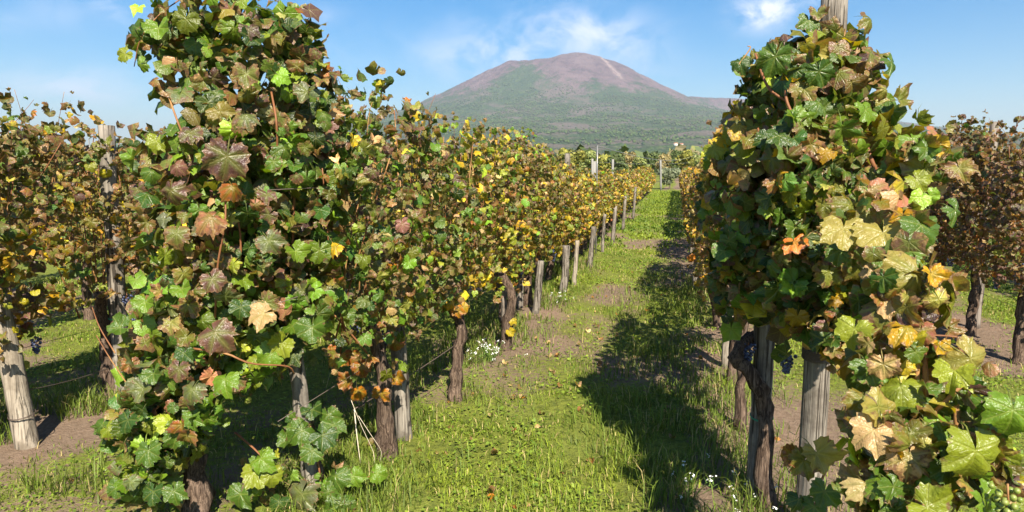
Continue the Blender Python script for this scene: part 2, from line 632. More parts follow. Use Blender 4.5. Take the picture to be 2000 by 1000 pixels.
def lane_green(x, y):
    """share of grass cover, 0..1"""
    x = np.asarray(x, dtype=np.float64)
    y = np.asarray(y, dtype=np.float64)
    g = fbm(x * 1.3 + 5, y * 0.9, 21, 5) * 2.1 - 0.36
    rx = np.array(list(ROWS.values()))
    dist = np.min(np.abs(x[..., None] - rx), axis=-1)
    g = g + 0.10 * np.exp(-(dist / 0.9) ** 2) - 0.42 * np.exp(-((dist - 0.18) / 0.34) ** 2)
    # bare patch in the middle of the lane, lush grass near the camera
    g = g - 0.08 * np.exp(-((x + 0.85) / 0.40) ** 2 - ((y - 6.3) / 1.7) ** 2)
    g = g - 0.12 * np.exp(-((x + 0.25) / 0.35) ** 2 - ((y - 7.4) / 1.2) ** 2)
    g = g + 0.55 * np.exp(-((x + 0.5) / 1.1) ** 2 - ((y - 3.4) / 1.3) ** 2)
    g = g + 0.25 * np.clip((y - 10) / 12, 0, 1)
    g = g - 0.35 * np.exp(-((x - 0.75) / 0.5) ** 2 - ((y - 4.0) / 1.3) ** 2)
    return np.clip(g, 0, 1)


def build_ground():
    def axis(lo, hi, step, far):
        core = np.arange(lo, hi + step / 2, step)
        out_lo, out_hi, s, a, b = [], [], step, lo, hi
        while a > -far:
            s *= 1.35
            a -= s
            b += s
            out_lo.append(a)
            out_hi.append(b)
        return np.concatenate([out_lo[::-1], core, out_hi])
    xs = axis(-9.0, 6.5, 0.11, 9000)
    ys = axis(1.0, 24.0, 0.12, 9000)
    X, Y = np.meshgrid(xs, ys, indexing='ij')
    fade = np.clip(1 - (np.hypot(X, Y) - 60) / 200, 0, 1)
    Z = ground_z(X, Y) * fade
    nx, ny = X.shape
    idx = np.arange(nx * ny).reshape(nx, ny)
    q = np.stack([idx[:-1, :-1], idx[1:, :-1], idx[1:, 1:], idx[:-1, 1:]], axis=-1).reshape(-1, 4)
    me = mesh_np('ground', np.stack([X, Y, Z], -1).reshape(-1, 3), [q], GROUND, True, {'green': lane_green(X, Y).ravel()})
    tag(obj('ground', me), 'soil of the vineyard with clover and grass patches', kind='structure')


build_ground()


# ------------------------------------------------------------------ the mountain
def mountain_wood(U, W, Z, H, bare, peak, right, fwd):
    """the woods and scrub on the near slopes, too many trees to count"""
    rng = np.random.default_rng(99)
    n = 150000
    uu, ww = rng.uniform(-1700, 2300, n), -3000 + 3100 * rng.random(n) ** .75
    us, ws = U[:, 0], W[0]
    i = np.clip(np.searchsorted(us, uu) - 1, 0, len(us) - 2)
    j = np.clip(np.searchsorted(ws, ww) - 1, 0, len(ws) - 2)
    fu, fw = (uu - us[i]) / (us[i + 1] - us[i]), (ww - ws[j]) / (ws[j + 1] - ws[j])

    def bil(A):
        return (A[i, j] * (1 - fu) + A[i + 1, j] * fu) * (1 - fw) + (A[i, j + 1] * (1 - fu) + A[i + 1, j + 1] * fu) * fw
    z, b = bil(Z), bil(bare)
    pat = fbm(uu * .0045 + 50, ww * .0045 + 50, 7, 5)
    pat2 = fbm(uu * .02 + 50, ww * .012 + 50, 8, 3)
    keep = rng.random(n) < np.clip((pat - .44) * 6 + (pat2 - .5) * 4 + .25, 0.03, 1) * np.clip(.62 - b * 1.05, .012, 1)
    uu, ww, z, pat, pat2, b = (a[keep] for a in (uu, ww, z, pat, pat2, b))
    n = len(uu)
    hgt = rng.uniform(3.5, 9, n) * np.where(b > .3, .7, 1.0)
    wid = hgt * rng.uniform(.45, .8, n)
    P = peak[None] + uu[:, None] * right + ww[:, None] * fwd
    c = np.concatenate([P, (z - 1)[:, None]], 1)
    a0 = rng.random(n) * 6.28
    ring = []
    for k in range(4):
        a = a0 + k * math.pi / 2
        ring.append(c + np.stack([np.cos(a) * wid, np.sin(a) * wid, hgt * rng.uniform(.35, .6, n)], 1))
    top = c + np.stack([rng.normal(0, .15, n) * wid, rng.normal(0, .15, n) * wid, hgt], 1)
    bot = c.copy()
    V = np.stack(ring + [top, bot], 1).reshape(-1, 3)
    t = np.array([[0, 1, 4], [1, 2, 4], [2, 3, 4], [3, 0, 4], [1, 0, 5], [2, 1, 5], [3, 2, 5], [0, 3, 5]])
    T = (np.arange(n)[:, None, None] * 6 + t).reshape(-1, 3)
    pal = np.array([(.030, .062, .020), (.042, .078, .022), (.060, .100, .026), (.085, .125, .030), (.07, .075, .04)])
    w = rng.random(n) * .6 + pat * .9
    k = np.clip((w * 4).astype(int) + rng.integers(-1, 2, n), 0, 4)
    base = pal[k] * rng.uniform(.85, 1.15, (n, 1))
    cc = np.repeat(np.concatenate([base, np.ones((n, 1))], 1), 6, axis=0)
    me = mesh_np('mountain_wood', V, [T], TREE_LEAF, False, {'bladecol': cc})
    tag(obj('mountain_wood', me), 'woods and scrub covering the near slopes of the volcano', kind='stuff')


def build_mountain():
    D = 4500.0
    a0, _ = az_el(1112, 325)
    peak = np.array([math.sin(a0), math.cos(a0)]) * D
    right = np.array([math.cos(a0), -math.sin(a0)])
    fwd = np.array([math.sin(a0), math.cos(a0)])
    k = D / FPX                                     # metres per photograph pixel at the peak
    us = np.concatenate([np.linspace(-3200, -1000, 56), np.linspace(-980, 1250, 260), np.linspace(1270, 3600, 60)]) * 1.0
    us = us * 1.0
    ws = np.concatenate([np.linspace(-3350, -1000, 170), np.linspace(-990, 900, 210), np.linspace(950, 3000, 30)])
    U, W = np.meshgrid(us, ws, indexing='ij')
    up, wp = U / k, W / k                           # in photograph pixels
    r = np.hypot(up + 20, wp * 0.9)
    ang = np.arctan2(wp, up + 20)
    rr = r * (1 + 0.03 * np.sin(3 * ang + 1.2) + 0.02 * np.sin(7 * ang))
    prof_r = [0, 40, 75, 105, 135, 160, 220, 270, 320, 400, 600, 800, 1100]
    prof_h = [203, 203, 202, 197, 182, 166, 135, 109, 91, 69, 38, 16, -25]
    H = np.interp(rr, prof_r, prof_h)
    # summit: broad dome on the right, flat lower rim on the left
    dome = 15 * np.exp(-((up - 10) / 46) ** 2 - (wp / 90) ** 2)
    dip = -7 * np.exp(-((up + 62) / 36) ** 2 - (wp / 140) ** 2)
    rim = 4 * np.exp(-((up + 112) / 22) ** 2 - (wp / 120) ** 2)
    H = H + dome + dip + rim
    # shoulder ridge running off to the right behind
    rid = np.interp(up, [60, 190, 230, 320, 450, 600, 700, 800, 1000], [90, 137, 136, 130, 114, 90, 74, 60, 35]) * np.exp(-(np.maximum(np.abs(wp - 60) - 30, 0) / 130) ** 2)
    rid = np.where(up > 60, rid, 0)
    H = np.maximum(H, rid)
    gull = fbm(ang * 9 + 40, r * 0.012, 5, 4) - 0.5
    H = H + gull * 16 * np.clip((r - 40) / 120, 0, 1) * np.clip(1 - r / 900, 0.2, 1)
    H = H + (fbm(up * 0.03 + 9, wp * 0.03 + 4, 77, 5) - 0.5) * 7 * np.clip(r / 150, 0, 1)
    H = H * .955
    Z = H * k + 3
    Z = Z + (RNG.random(Z.shape) - 0.5) * 5.0 * np.clip(1 - (H - 60) / 90, 0.1, 1)
    Z = np.where((W < -3300) | (np.abs(U) > 3150), -20, Z)
    P = peak[None, None, :] + U[..., None] * right + W[..., None] * fwd
    V = np.concatenate([P, Z[..., None]], -1)
    nx, ny = U.shape
    idx = np.arange(nx * ny).reshape(nx, ny)
    q = np.stack([idx[:-1, :-1], idx[1:, :-1], idx[1:, 1:], idx[:-1, 1:]], axis=-1).reshape(-1, 4)
    bare = np.clip((H - 80 + 0.05 * up - 30 * np.exp(-((up + 75) / 60) ** 2) - .10 * np.minimum(up + 60, 0)) / 95, -0.3, 1.0)
    line = up - (45 + (210 - H) * 0.52)
    scar = np.exp(-(line / 5) ** 2) * np.clip((H - 130) / 20, 0, 1) * (wp < 0) * 0.8
    me = mesh_np('mountain', V.reshape(-1, 3), [q], MOUNTAIN, True, {'bare': bare.ravel(), 'scar': scar.ravel()})
    mountain_wood(U, W, Z, H, bare, peak, right, fwd)
    tag(obj('mountain', me), 'hazy volcano with purple brown summit and wooded green lower slopes', kind='structure')


build_mountain()


# ------------------------------------------------------------------ leaf templates
def leaf_template(n, seed, ring=True, cup=0.25, wave=0.12, fold=0.2, bend=0.5, teeth=0.07, petiole=True):
    rng = np.random.default_rng(seed)
    lobe = rng.uniform(.22, .42)
    th = np.linspace(-R(168), R(168), n)
    env = np.zeros(n)
    L = {0: 1.0, 54: 0.90, -54: 0.90, 110: 0.68, -110: 0.68}
    for a, l in L.items():
        l = l * rng.uniform(0.86, 1.08)
        a = a + rng.uniform(-5, 5)
        d = np.abs(np.degrees(th) - a)
        env = np.maximum(env, l * (1 - lobe * np.clip(d / 29, 0, 1) ** 0.85))
    env = np.maximum(env, 0.64 + .08 * rng.random())
    back = np.clip((np.abs(np.degrees(th)) - 140) / 28, 0, 1)
    env = env * (1 - 0.35 * back)
    sign = np.where(np.arange(n) % 2 == 0, 1, -1)
    env = env * (1 + teeth * sign * rng.uniform(0.4, 1.2, n))
    ox, oy = env * np.sin(th), env * np.cos(th)
    rels = {2: (0.36, 0.70), 1: (0.55,), 0: ()}[int(ring)]
    pts = [(0.0, 0.0)]
    edge = [0.0]
    for rel in rels:
        pts += [(x * rel, y * rel) for x, y in zip(ox, oy)]
        edge += [rel * rel] * n
    pts += list(zip(ox, oy))
    edge += [1.0] * n
    p = np.array(pts)
    x, y = p[:, 0], p[:, 1]
    r = np.hypot(x, y)
    t = np.arctan2(x, y)
    ph = rng.uniform(0, 6.28, 2)
    z = -cup * r ** 2 + fold * np.abs(x) + wave * np.sin(5 * t + ph[0]) * r ** 2 + wave * 0.7 * np.sin(9 * t + ph[1]) * r ** 3
    z = z + rng.normal(0, .035, len(z)) * np.minimum(r * 2, 1)
    # blade lies a little higher between the five main veins
    dv = np.min(np.abs(np.abs(np.degrees(t))[:, None] - np.array([0, 54, 110])), axis=1)
    z = z + .10 * r * np.clip(dv / 27, 0, 1)
    if abs(bend) > 1e-3:                                # droop along the midrib
        a = y * bend
        y2 = np.sin(a) / bend
        z = z * np.cos(a) - (1 - np.cos(a)) / bend
        y = y2
    V = np.stack([x, y, z], 1)
    i = np.arange(n - 1)
    tris = [np.stack([np.zeros(n - 1, int), 1 + i + 1, 1 + i], 1)]
    for q in range(len(rels)):
        a, b = 1 + q * n + i, 1 + (q + 1) * n + i
        tris.append(np.stack([a, a + 1, b], 1))
        tris.append(np.stack([a + 1, b + 1, b], 1))
    T = np.concatenate(tris)
    # facing +z
    uv = p.copy()
    if petiole:
        k = len(V)
        w = 0.022
        V = np.concatenate([V, [(-w, 0, 0), (w, 0, 0), (0, 0.02, -w * 1.6),
                                (-w + .03, -0.55, -0.25), (w + .03, -0.55, -0.25), (.03, -0.55, -0.25 - w),
                                (.05, -0.8, -0.62)]])
        T = np.concatenate([T, np.array([[0, 1, 4], [0, 4, 3], [1, 2, 5], [1, 5, 4], [2, 0, 3], [2, 3, 5], [3, 4, 6], [4, 5, 6], [5, 3, 6]]) + k])
        uv = np.concatenate([uv, np.tile([[0.0, 0.4]], (7, 1))])
        edge += [0.0] * 7
    return dict(v=V.astype(np.float32), t=T.astype(np.int32), uv=uv.astype(np.float32), edge=np.array(edge, dtype=np.float32))


def fix_winding(T):
    v, t = T['v'], T['t']
    nrm = np.cross(v[t[:, 1]] - v[t[:, 0]], v[t[:, 2]] - v[t[:, 0]])[:, 2].mean()
    if nrm < 0:
        T['t'] = t[:, ::-1].copy()
    return T


HI, MID, LOW = [], [], []
for s in range(5):
    kw = [dict(cup=.28, wave=.18, fold=.36, bend=.7), dict(cup=.40, wave=.22, fold=.14, bend=1.1), dict(cup=-.10, wave=.24, fold=.60, bend=.9),
          dict(cup=.18, wave=.18, fold=.10, bend=.5), dict(cup=.55, wave=.26, fold=-.28, bend=1.2)][s]
    HI.append(fix_winding(leaf_template(35, s, 2, teeth=.075, **kw)))
    MID.append(fix_winding(leaf_template(23, s, True, teeth=.07, **kw)))
for s in range(3):                                     # withered, rolled leaves
    kw = [dict(cup=.9, wave=.30, fold=-.5, bend=1.3), dict(cup=-.7, wave=.34, fold=.7, bend=1.6), dict(cup=.5, wave=.45, fold=.9, bend=-1.1)][s]
    HI.append(fix_winding(leaf_template(29, 20 + s, 2, teeth=.10, **kw)))
    MID.append(fix_winding(leaf_template(19, 20 + s, True, teeth=.09, **kw)))
for s in range(5):
    LOW.append(fix_winding(leaf_template(12, 40 + s, False, teeth=.10, petiole=False, cup=.3, wave=.2, fold=(.3, -.2, .1, .5, -.4)[s], bend=(.6, .9, .4, 1.3, 1.0)[s])))
for s in range(3):
    LOW.append(fix_winding(leaf_template(10, 50 + s, False, teeth=.12, petiole=False, cup=(.9, -.7, .6)[s], wave=.35, fold=(-.4, .7, .9)[s], bend=1.5)))
N_FLAT = 5


def leaf_mesh(T, name):
    return mesh_np(name, T['v'], [T['t']], LEAF_OBJ, True, {'edge': T['edge']}, T['uv'])


HI_ME = [leaf_mesh(T, 'leaf') for T in HI]
MID_ME = [leaf_mesh(T, 'leaf') for T in MID]

# leaf colours: base colour, decay (how far autumn blotches have spread), withered chance
C = dict(
    dark=((0.036, 0.078, 0.014), .08, .05), green=((0.068, 0.125, 0.018), .12, .05), fresh=((0.125, 0.210, 0.022), .02, 0),
    lime=((0.200, 0.235, 0.026), .10, .05), grey=((0.115, 0.125, 0.062), .28, .1), olive=((0.155, 0.140, 0.028), .32, .38),
    yellow=((0.46, 0.345, 0.032), .20, .10), gold=((0.480, 0.280, 0.028), .26, .15), orange=((0.420, 0.165, 0.024), .32, .3),
    tan=((0.460, 0.310, 0.150), .26, .8), brown=((0.200, 0.100, 0.036), .40, .8), purple=((0.125, 0.062, 0.050), .32, .3),
    plum=((0.085, 0.040, 0.036), .28, .6), rust=((0.285, 0.095, 0.026), .38, .5), pink=((0.370, 0.160, 0.095), .28, .3),
    mottle=((0.150, 0.145, 0.045), .50, .4), cream=((0.30, 0.25, 0.065), .42, .12))
PAL = dict(
    hero_green=dict(dark=30, green=34, fresh=16, grey=7, olive=9, purple=6, mottle=8, brown=4, lime=5, plum=3),
    hero_mix=dict(dark=12, green=18, fresh=13, grey=5, olive=15, purple=8, mottle=11, brown=9, lime=5, tan=4, rust=3, plum=4),
    left_mid=dict(dark=4, green=7, fresh=10, olive=19, mottle=9, brown=16, lime=15, yellow=12, plum=6, tan=11, rust=5, gold=4),
    left_low=dict(green=6, fresh=7, olive=14, lime=18, yellow=20, gold=9, mottle=7, brown=10, tan=5, rust=4),
    left_far=dict(olive=14, lime=18, yellow=24, gold=15, orange=5, brown=10, tan=8, rust=6, green=6, mottle=4),
    l2_top=dict(dark=8, green=10, olive=22, mottle=18, brown=22, plum=12, tan=6, rust=3),
    l2_low=dict(olive=22, yellow=15, gold=11, brown=18, green=8, lime=8, mottle=10, rust=6, plum=6),
    right_hero=dict(dark=26, green=27, fresh=15, olive=11, mottle=9, plum=7, cream=4, brown=8, lime=5),
    right_near=dict(fresh=12, green=12, lime=14, cream=16, yellow=5, gold=7, tan=9, pink=6, mottle=10, olive=12),
    right_mid=dict(dark=6, green=8, olive=17, brown=22, rust=8, gold=10, yellow=10, tan=9, plum=8, lime=5),
    right_far=dict(brown=20, gold=16, orange=9, tan=12, olive=13, yellow=14, rust=9, lime=6, plum=3),
    r2=dict(plum=46, brown=14, purple=14, rust=14, tan=6, olive=6, green=4, orange=2),
    low_green=dict(green=26, dark=14, fresh=26, lime=10, grey=8, mottle=6, pink=2, olive=6))


def pick(pal, rng):
    keys = list(pal)
    w = np.array([pal[k] for k in keys], float)
    k = keys[rng.choice(len(keys), p=w / w.sum())]
    c, dec, wi = C[k]
    f = float(np.exp(rng.normal(0.0, 0.36)))
    h = rng.uniform(-0.10, 0.10)
    col = (max(c[0] * f * (1 + h), .005), max(c[1] * f * (1 - h * .6), .005), c[2] * f)
    return (*col, float(np.clip(dec + rng.normal(0, 0.13), 0, 0.9))), rng.random() < wi


def leaf_frame(normal, tip):
    n = Vector(normal).normalized()
    y = Vector(tip)
    y = (y - n * y.dot(n))
    if y.length < 1e-4:
        y = n.orthogonal()
    y.normalize()
    x = y.cross(n)
    return Matrix((x, y, n)).transposed()


def leaf_obj(root, pos, normal, tip, size, col, withered, rng, hi=True):
    pool = HI_ME if hi else MID_ME
    me = pool[rng.integers(N_FLAT, len(pool))] if withered else pool[rng.integers(0, N_FLAT)]
    o = bpy.data.objects.new('leaf', me)
    COL.objects.link(o)
    o.parent = root
    m = leaf_frame(normal, tip).to_4x4()
    sx = size * rng.uniform(0.92, 1.1)
    m = m @ Matrix.Diagonal((sx, size, size, 1))
    m.translation = Vector(pos) - root.location
    o.matrix_basis = m
    o.color = col
    return o


def foliage_stuff(name, root, leaves, fine=True):
    """leaves: list of (pos, normal, tip, size, col, withered) joined in one mesh"""
    if not leaves:
        return None
    rng = np.random.default_rng(len(leaves))
    Vs, Ts, Us, Es, Cs, off = [], [], [], [], [], 0
    for pos, nrm, tip, size, col, wi in leaves:
        T = LOW[rng.integers(N_FLAT, len(LOW))] if wi else LOW[rng.integers(0, N_FLAT)]
        M = np.array(leaf_frame(nrm, tip)) * size
        Vs.append(T['v'] @ M.T + np.asarray(Vector(pos) - root.location))
        Ts.append(T['t'] + off)
        Us.append(T['uv'])
        Es.append(T['edge'])
        Cs.append(np.tile(col, (len(T['v']), 1)))
        off += len(T['v'])
    me = mesh_np(name, np.concatenate(Vs), [np.concatenate(Ts)], LEAF_STUFF, True, {'edge': np.concatenate(Es), 'leafcol': np.concatenate(Cs)}, np.concatenate(Us))
    o = obj(name, me, root)
    o['kind'] = 'stuff'
    return o


def crown_leaves(rng, n, sampler, axis_xy, size, pal_fn, out_bias=0.8):
    """list of leaves; sampler(rng) gives a point; leaves face outwards from the row plane and up, tips hang"""
    out = []
    for _ in range(n):
        p, outw = sampler(rng)
        nv = Vector((outw[0], outw[1], outw[2])) * out_bias + Vector((0.05, -0.18, 0.38)) + Vector(rng.normal(0, 0.80, 3))
        tip = Vector((rng.normal(0, .55), rng.normal(0, .55), -1.0))
        col, wi = pick(pal_fn(p), rng)
        s = size * rng.uniform(0.48, 1.25) * (0.86 if wi else 1.0)
        out.append((p, nv, tip, s, col, wi))
    return out


def hedge_sampler(x0, y0, half_len, half_th, z0, z1, seed):
    """canopy of one trellised vine: ragged slab along the row"""
    def f(rng):
        while True:
            u = rng.uniform(-1, 1)
            y = y0 + u * half_len
            top = z1 + 0.26 * (fbm(y * 2.3 + seed, seed * 1.7, 31, 3) - 0.5) * 2 * 0.8
            bot = z0 + 0.30 * (fbm(y * 2.9 + seed * 3, seed * 0.7, 37, 3) - 0.5) * 2
            w = rng.random()
            z = bot + (top - bot) * w ** 0.92
            shell = rng.choice((-1, 1)) * (1 - rng.random() ** 1.4 * 0.75)
            th = half_th * (0.75 + 0.5 * math.sin(math.pi * min(max(w, .08), .95))) * (0.7 + 0.6 * float(fbm(y * 3.1, z * 3.1, 47, 2)))
            x = x0 + shell * th
            if rng.random() < 0.04:
                z = top + rng.random() * 0.18
                x = x0 + rng.normal(0, .08)
            if float(vnoise2(y * 5.0 + 3.3, z * 5.0 + x0 * 7, 59)) < 0.27 and rng.random() < .85:
                continue
            return Vector((x, y, z)), (math.copysign(1, shell), 0, 0.25 * (w > .85))
    return f


def blob_sampler(blobs):
    """blobs: (pixel x, pixel y, rx px, ry px, depth m, half thickness m, weight)"""
    bl = []
    for px, py, rx, ry, dep, th, w in blobs:
        c = at_depth(px, py, dep)
        s = dep / FPX
        bl.append((c, rx * s, ry * s, th, w))
    W = np.array([b[4] * b[1] * b[2] for b in bl])
    W = W / W.sum()
    rightv = _rot @ Vector((1, 0, 0))
    rightv.z = 0
    rightv.normalize()
    fw = Vector((_fwd.x, _fwd.y, 0)).normalized()

    def f(rng):
        c, rx, rz, th, _ = bl[rng.choice(len(bl), p=W)]
        while True:
            v = rng.normal(0, 1, 3)
            v /= np.linalg.norm(v)
            rad = rng.random() ** 0.42
            v = v * rad
            p = c + rightv * (v[0] * rx) + Vector((0, 0, v[2] * rz)) + fw * (v[1] * th)
            if p.z > 0.06:
                o = rightv * v[0] + fw * (v[1] - 0.45) + Vector((0, 0, v[2] * .4))
                return p, (o.x, o.y, o.z)
    return f


# ------------------------------------------------------------------ vines
def trunk_mesh(ctrl, r0, r1, fine, seed):
    n = 18 if fine else 6
    p = smooth_path(ctrl, n)
    rng = np.random.default_rng(seed)
    if fine:
        p[1:-1] += rng.normal(0, 0.006, (n - 2, 3))
    s = np.linspace(0, 1, n)
    rad = r0 + (r1 - r0) * s + 0.4 * r0 * np.exp(-s * 9)
    rad = rad * (1 + 0.12 * rng.uniform(-1, 1, n))
    v, f = tube_np(p, rad, 14 if fine else 6, 0.14 if fine else 0.1, seed, True, 6 if fine else 0)
    return mesh_np('trunk', v, f, BARK, True)


def cane_mesh(ctrl, r0, r1, segs=6, n=10):
    v, f = tube_np(smooth_path(ctrl, n), np.linspace(r0, r1, n), segs)
    return mesh_np('cane', v, f, CANE, True)


def local(root, pts):
    return [np.asarray(Vector(p) - root.location) for p in pts]


def grape_bunch(root, top, n, r, mat, length, rng):
    """stalk with separate berries"""
    loc = Vector(top) - root.location
    v, f = tube_np([loc, loc + Vector((0.004, 0, -length * .5)), loc + Vector((0, 0, -length * .9))], [.0025, .002, .0012], 5)
    b = obj('grape_bunch', mesh_np('grape_bunch', v, f, CANE, True), root)
    me = BERRY[mat.name]
    for i in range(n):
        w = (i + .5) / n
        rad = (0.026 * (1 - w) + 0.008) * math.sqrt(rng.uniform(.3, 1)) * r / .008
        a = i * 2.4
        o = bpy.data.objects.new('grape', me)
        COL.objects.link(o)
        o.parent = b
        o.location = loc + Vector((math.cos(a) * rad, math.sin(a) * rad, -0.012 - length * w))
        s = r * rng.uniform(.85, 1.1)
        o.scale = (s, s, s)
    return b


def berry_mesh(mat):
    import bmesh
    bm = bmesh.new()
    bmesh.ops.create_icosphere(bm, subdivisions=2, radius=1.0)
    me = bpy.data.meshes.new('grape')
    bm.to_mesh(me)
    bm.free()
    me.polygons.foreach_set('use_smooth', np.ones(len(me.polygons), dtype=bool))
    me.materials.append(mat)
    return me


BERRY = {m.name: berry_mesh(m) for m in (RED_GRAPE, GREEN_GRAPE)}


def camera_rank(leaves):
    cam_p = Vector((0, 0, CAM_H))
    c = sum((l[0] for l in leaves), Vector()) / len(leaves)
    to = (cam_p - c).normalized()
    sc = []
    for l in leaves:
        nv = Vector(l[1]).normalized()
        sc.append((l[0] - c).dot(to) + abs(nv.dot(to)) * 0.10 + l[3] * 2.0)
    return list(np.argsort(-np.array(sc)))


def make_vine(label, base, sampler, n, n_single, pal_fn, size, seed, group, trunk=None, canes=(), r0=.05, r1=.038, hi=True, extra=(), trunk_h=.78, bunches=(), cat='vine'):
    rng = np.random.default_rng(seed)
    base = Vector((base[0], base[1], float(ground_z(base[0], base[1]))))
    root = empty('grape_vine', base)
    tag(root, label, cat, group)
    dep = depth_of(base)
    fine = dep < 14
    if trunk is None:
        a, b = rng.normal(0, .05, 2), rng.normal(0, .07, 2)
        trunk = [base + Vector((0, 0, -.05)), base + Vector((a[0] * .5, a[1] * .5, trunk_h * .35)), base + Vector((a[0], a[1], trunk_h * .7)), base + Vector((b[0], b[1], trunk_h))]
    if trunk:
        obj('trunk', trunk_mesh(local(root, trunk), r0, r1, fine, seed), root)
        head = Vector(trunk[-1])
    else:
        head = base + Vector((0, 0, trunk_h))
    for c in canes:
        pts, ra, rb = c
        obj('cane', cane_mesh(local(root, pts), ra, rb, 7 if fine else 4, 14), root)
    leaves = crown_leaves(rng, n, sampler, None, size, pal_fn)
    if n_single:
        order = camera_rank(leaves)
        single, rest = order[:n_single], order[n_single:]
        for i in single:
            p, nv, tip, s, col, wi = leaves[i]
            leaf_obj(root, p, nv, tip, s, col, wi, rng, hi)
        foliage_stuff('foliage', root, [leaves[i] for i in rest])
    else:
        foliage_stuff('foliage', root, leaves)
    for (pos, nv, tip, s, col, wi) in extra:
        leaf_obj(root, pos, nv, tip, s, col, wi, rng, True)
    for top, k, r, mat, ln in bunches:
        grape_bunch(root, top, k, r, mat, ln, rng)
    return root


ORD = ('first second third fourth fifth sixth seventh eighth ninth tenth eleventh twelfth thirteenth fourteenth fifteenth sixteenth '
       'seventeenth eighteenth nineteenth twentieth').split()
_tens = ['twenty', 'thirty', 'forty', 'fifty']
for a, tn in enumerate(_tens):
    for b in range(1, 10):
        ORD.append(f'{tn}-{ORD[b - 1]}')
    if a + 1 < len(_tens):
        ORD.append(_tens[a + 1][:-1] + 'ieth')


def std_canes(base, x0, half_len, z0, z1, rng, k, tilt=0.10):
    out = []
    for _ in range(k):
        y = base[1] + rng.uniform(-.8, .8) * half_len
        x = x0 + rng.normal(0, .10)
        zt = z1 + rng.uniform(-.35, .06)
        p0 = Vector((x0 + rng.normal(0, .05), base[1] + (y - base[1]) * .6, z0 + rng.uniform(-.02, .2)))
        p1 = Vector((x, y + rng.normal(0, .07), (z0 + zt) / 2))
        p2 = Vector((x + rng.normal(0, tilt), y + rng.normal(0, .14), zt))
        out.append(([p0, p1, p2], .0048, .0028))
    return out


def top_shoot(x0, y, zt, size, pal_fn, rng):
    """a single shoot standing out of the canopy, small leaves along it"""
    h = rng.uniform(.06, .30)
    bend = Vector((rng.normal(0, .12), rng.normal(0, .14), 0))
    p0 = Vector((x0 + rng.normal(0, .08), y, zt - .35))
    pts = [p0, p0 + Vector((0, 0, .3)) + bend * .3, p0 + bend + Vector((0, 0, .35 + h))]
    path = smooth_path([tuple(p) for p in pts], 14)
    lv = []
    for k in range(5, 14):
        if rng.random() < .2:
            continue
        a = rng.random() * 6.28
        out = Vector((math.cos(a), math.sin(a), 0))
        col, wi = pick(pal_fn(Vector(path[k])), rng)
        lv.append((Vector(path[k]) + out * rng.uniform(.03, .07), out * .8 + Vector((.1, -.4, .5)) + Vector(rng.normal(0, .4, 3)), Vector((out.x * .5, out.y * .5, -1)), size * float(np.interp(k, [5, 13], [1.0, .5])) * rng.uniform(.7, 1.1), col, wi))
    return ([pts[0], pts[1], pts[2]], .0026, .0012), lv


def hand_leaf(px, py, dep, size_px, key, face=(0, 0, 1), tipdeg=0, wi=False, decay=None):
    """one leaf read from the photograph: facing the camera tilted by face (right, up, towards), tip turned tipdeg from straight down"""
    p = at_depth(px, py, dep)
    rv, uv_, tv = _rot @ Vector((1, 0, 0)), _rot @ Vector((0, 1, 0)), _rot @ Vector((0, 0, 1))
    n = rv * face[0] + uv_ * face[1] + tv * face[2]
    jr = np.random.default_rng(int(px * 7 + py * 13))
    n = n + rv * jr.normal(0, .28) + uv_ * jr.normal(0, .28)
    a = R(tipdeg + jr.normal(0, 14))
    tip = -uv_ * math.cos(a) + rv * math.sin(a)
    c, d, _ = C[key]
    return (p, n, tip, size_px * dep / FPX / (1.62 if dep < 2.4 else 1.72), (*c, d if decay is None else decay), wi)


# ---- left row, nearest vine (big, green, top of the frame)
def leaf_list(rows):
    return [hand_leaf(*r) for r in rows]


b0 = ground_at(388, 1012)
d0 = depth_of(b0)
D0 = d0
left_blobs = [(430, 55, 130, 75, D0, .24, 1.0), (330, 60, 85, 70, D0, .14, .55), (560, 70, 75, 75, D0 + .2, .2, 1), (460, 175, 150, 100, D0, .27, 1.1),
              (600, 170, 60, 110, D0 + .3, .2, .9), (480, 310, 160, 120, D0, .30, 1.1), (620, 330, 90, 130, D0 + .35, .25, .9), (300, 300, 50, 70, D0 + .05, .10, .5),
              (420, 440, 160, 110, D0 - .02, .30, 1.1), (570, 470, 120, 120, D0 + .2, .28, 1), (410, 570, 150, 100, D0 - .05, .28, 1), (570, 600, 90, 90, D0 + .1, .2, .9),
              (370, 680, 130, 90, D0 - .08, .26, 1.0), (500, 690, 70, 70, D0, .2, .8), (350, 770, 130, 80, D0 - .12, .24, 1.0), (300, 850, 110, 80, D0 - .15, .2, .95), (290, 930, 80, 70, D0 - .15, .16, .9)]


def pal_left0(p):
    z = p.z
    if z < 1.05:
        return PAL['low_green']
    if z < 1.6 and random.random() < .5:
        return PAL['hero_mix']
    return PAL['hero_green'] if random.random() < .7 else PAL['hero_mix']


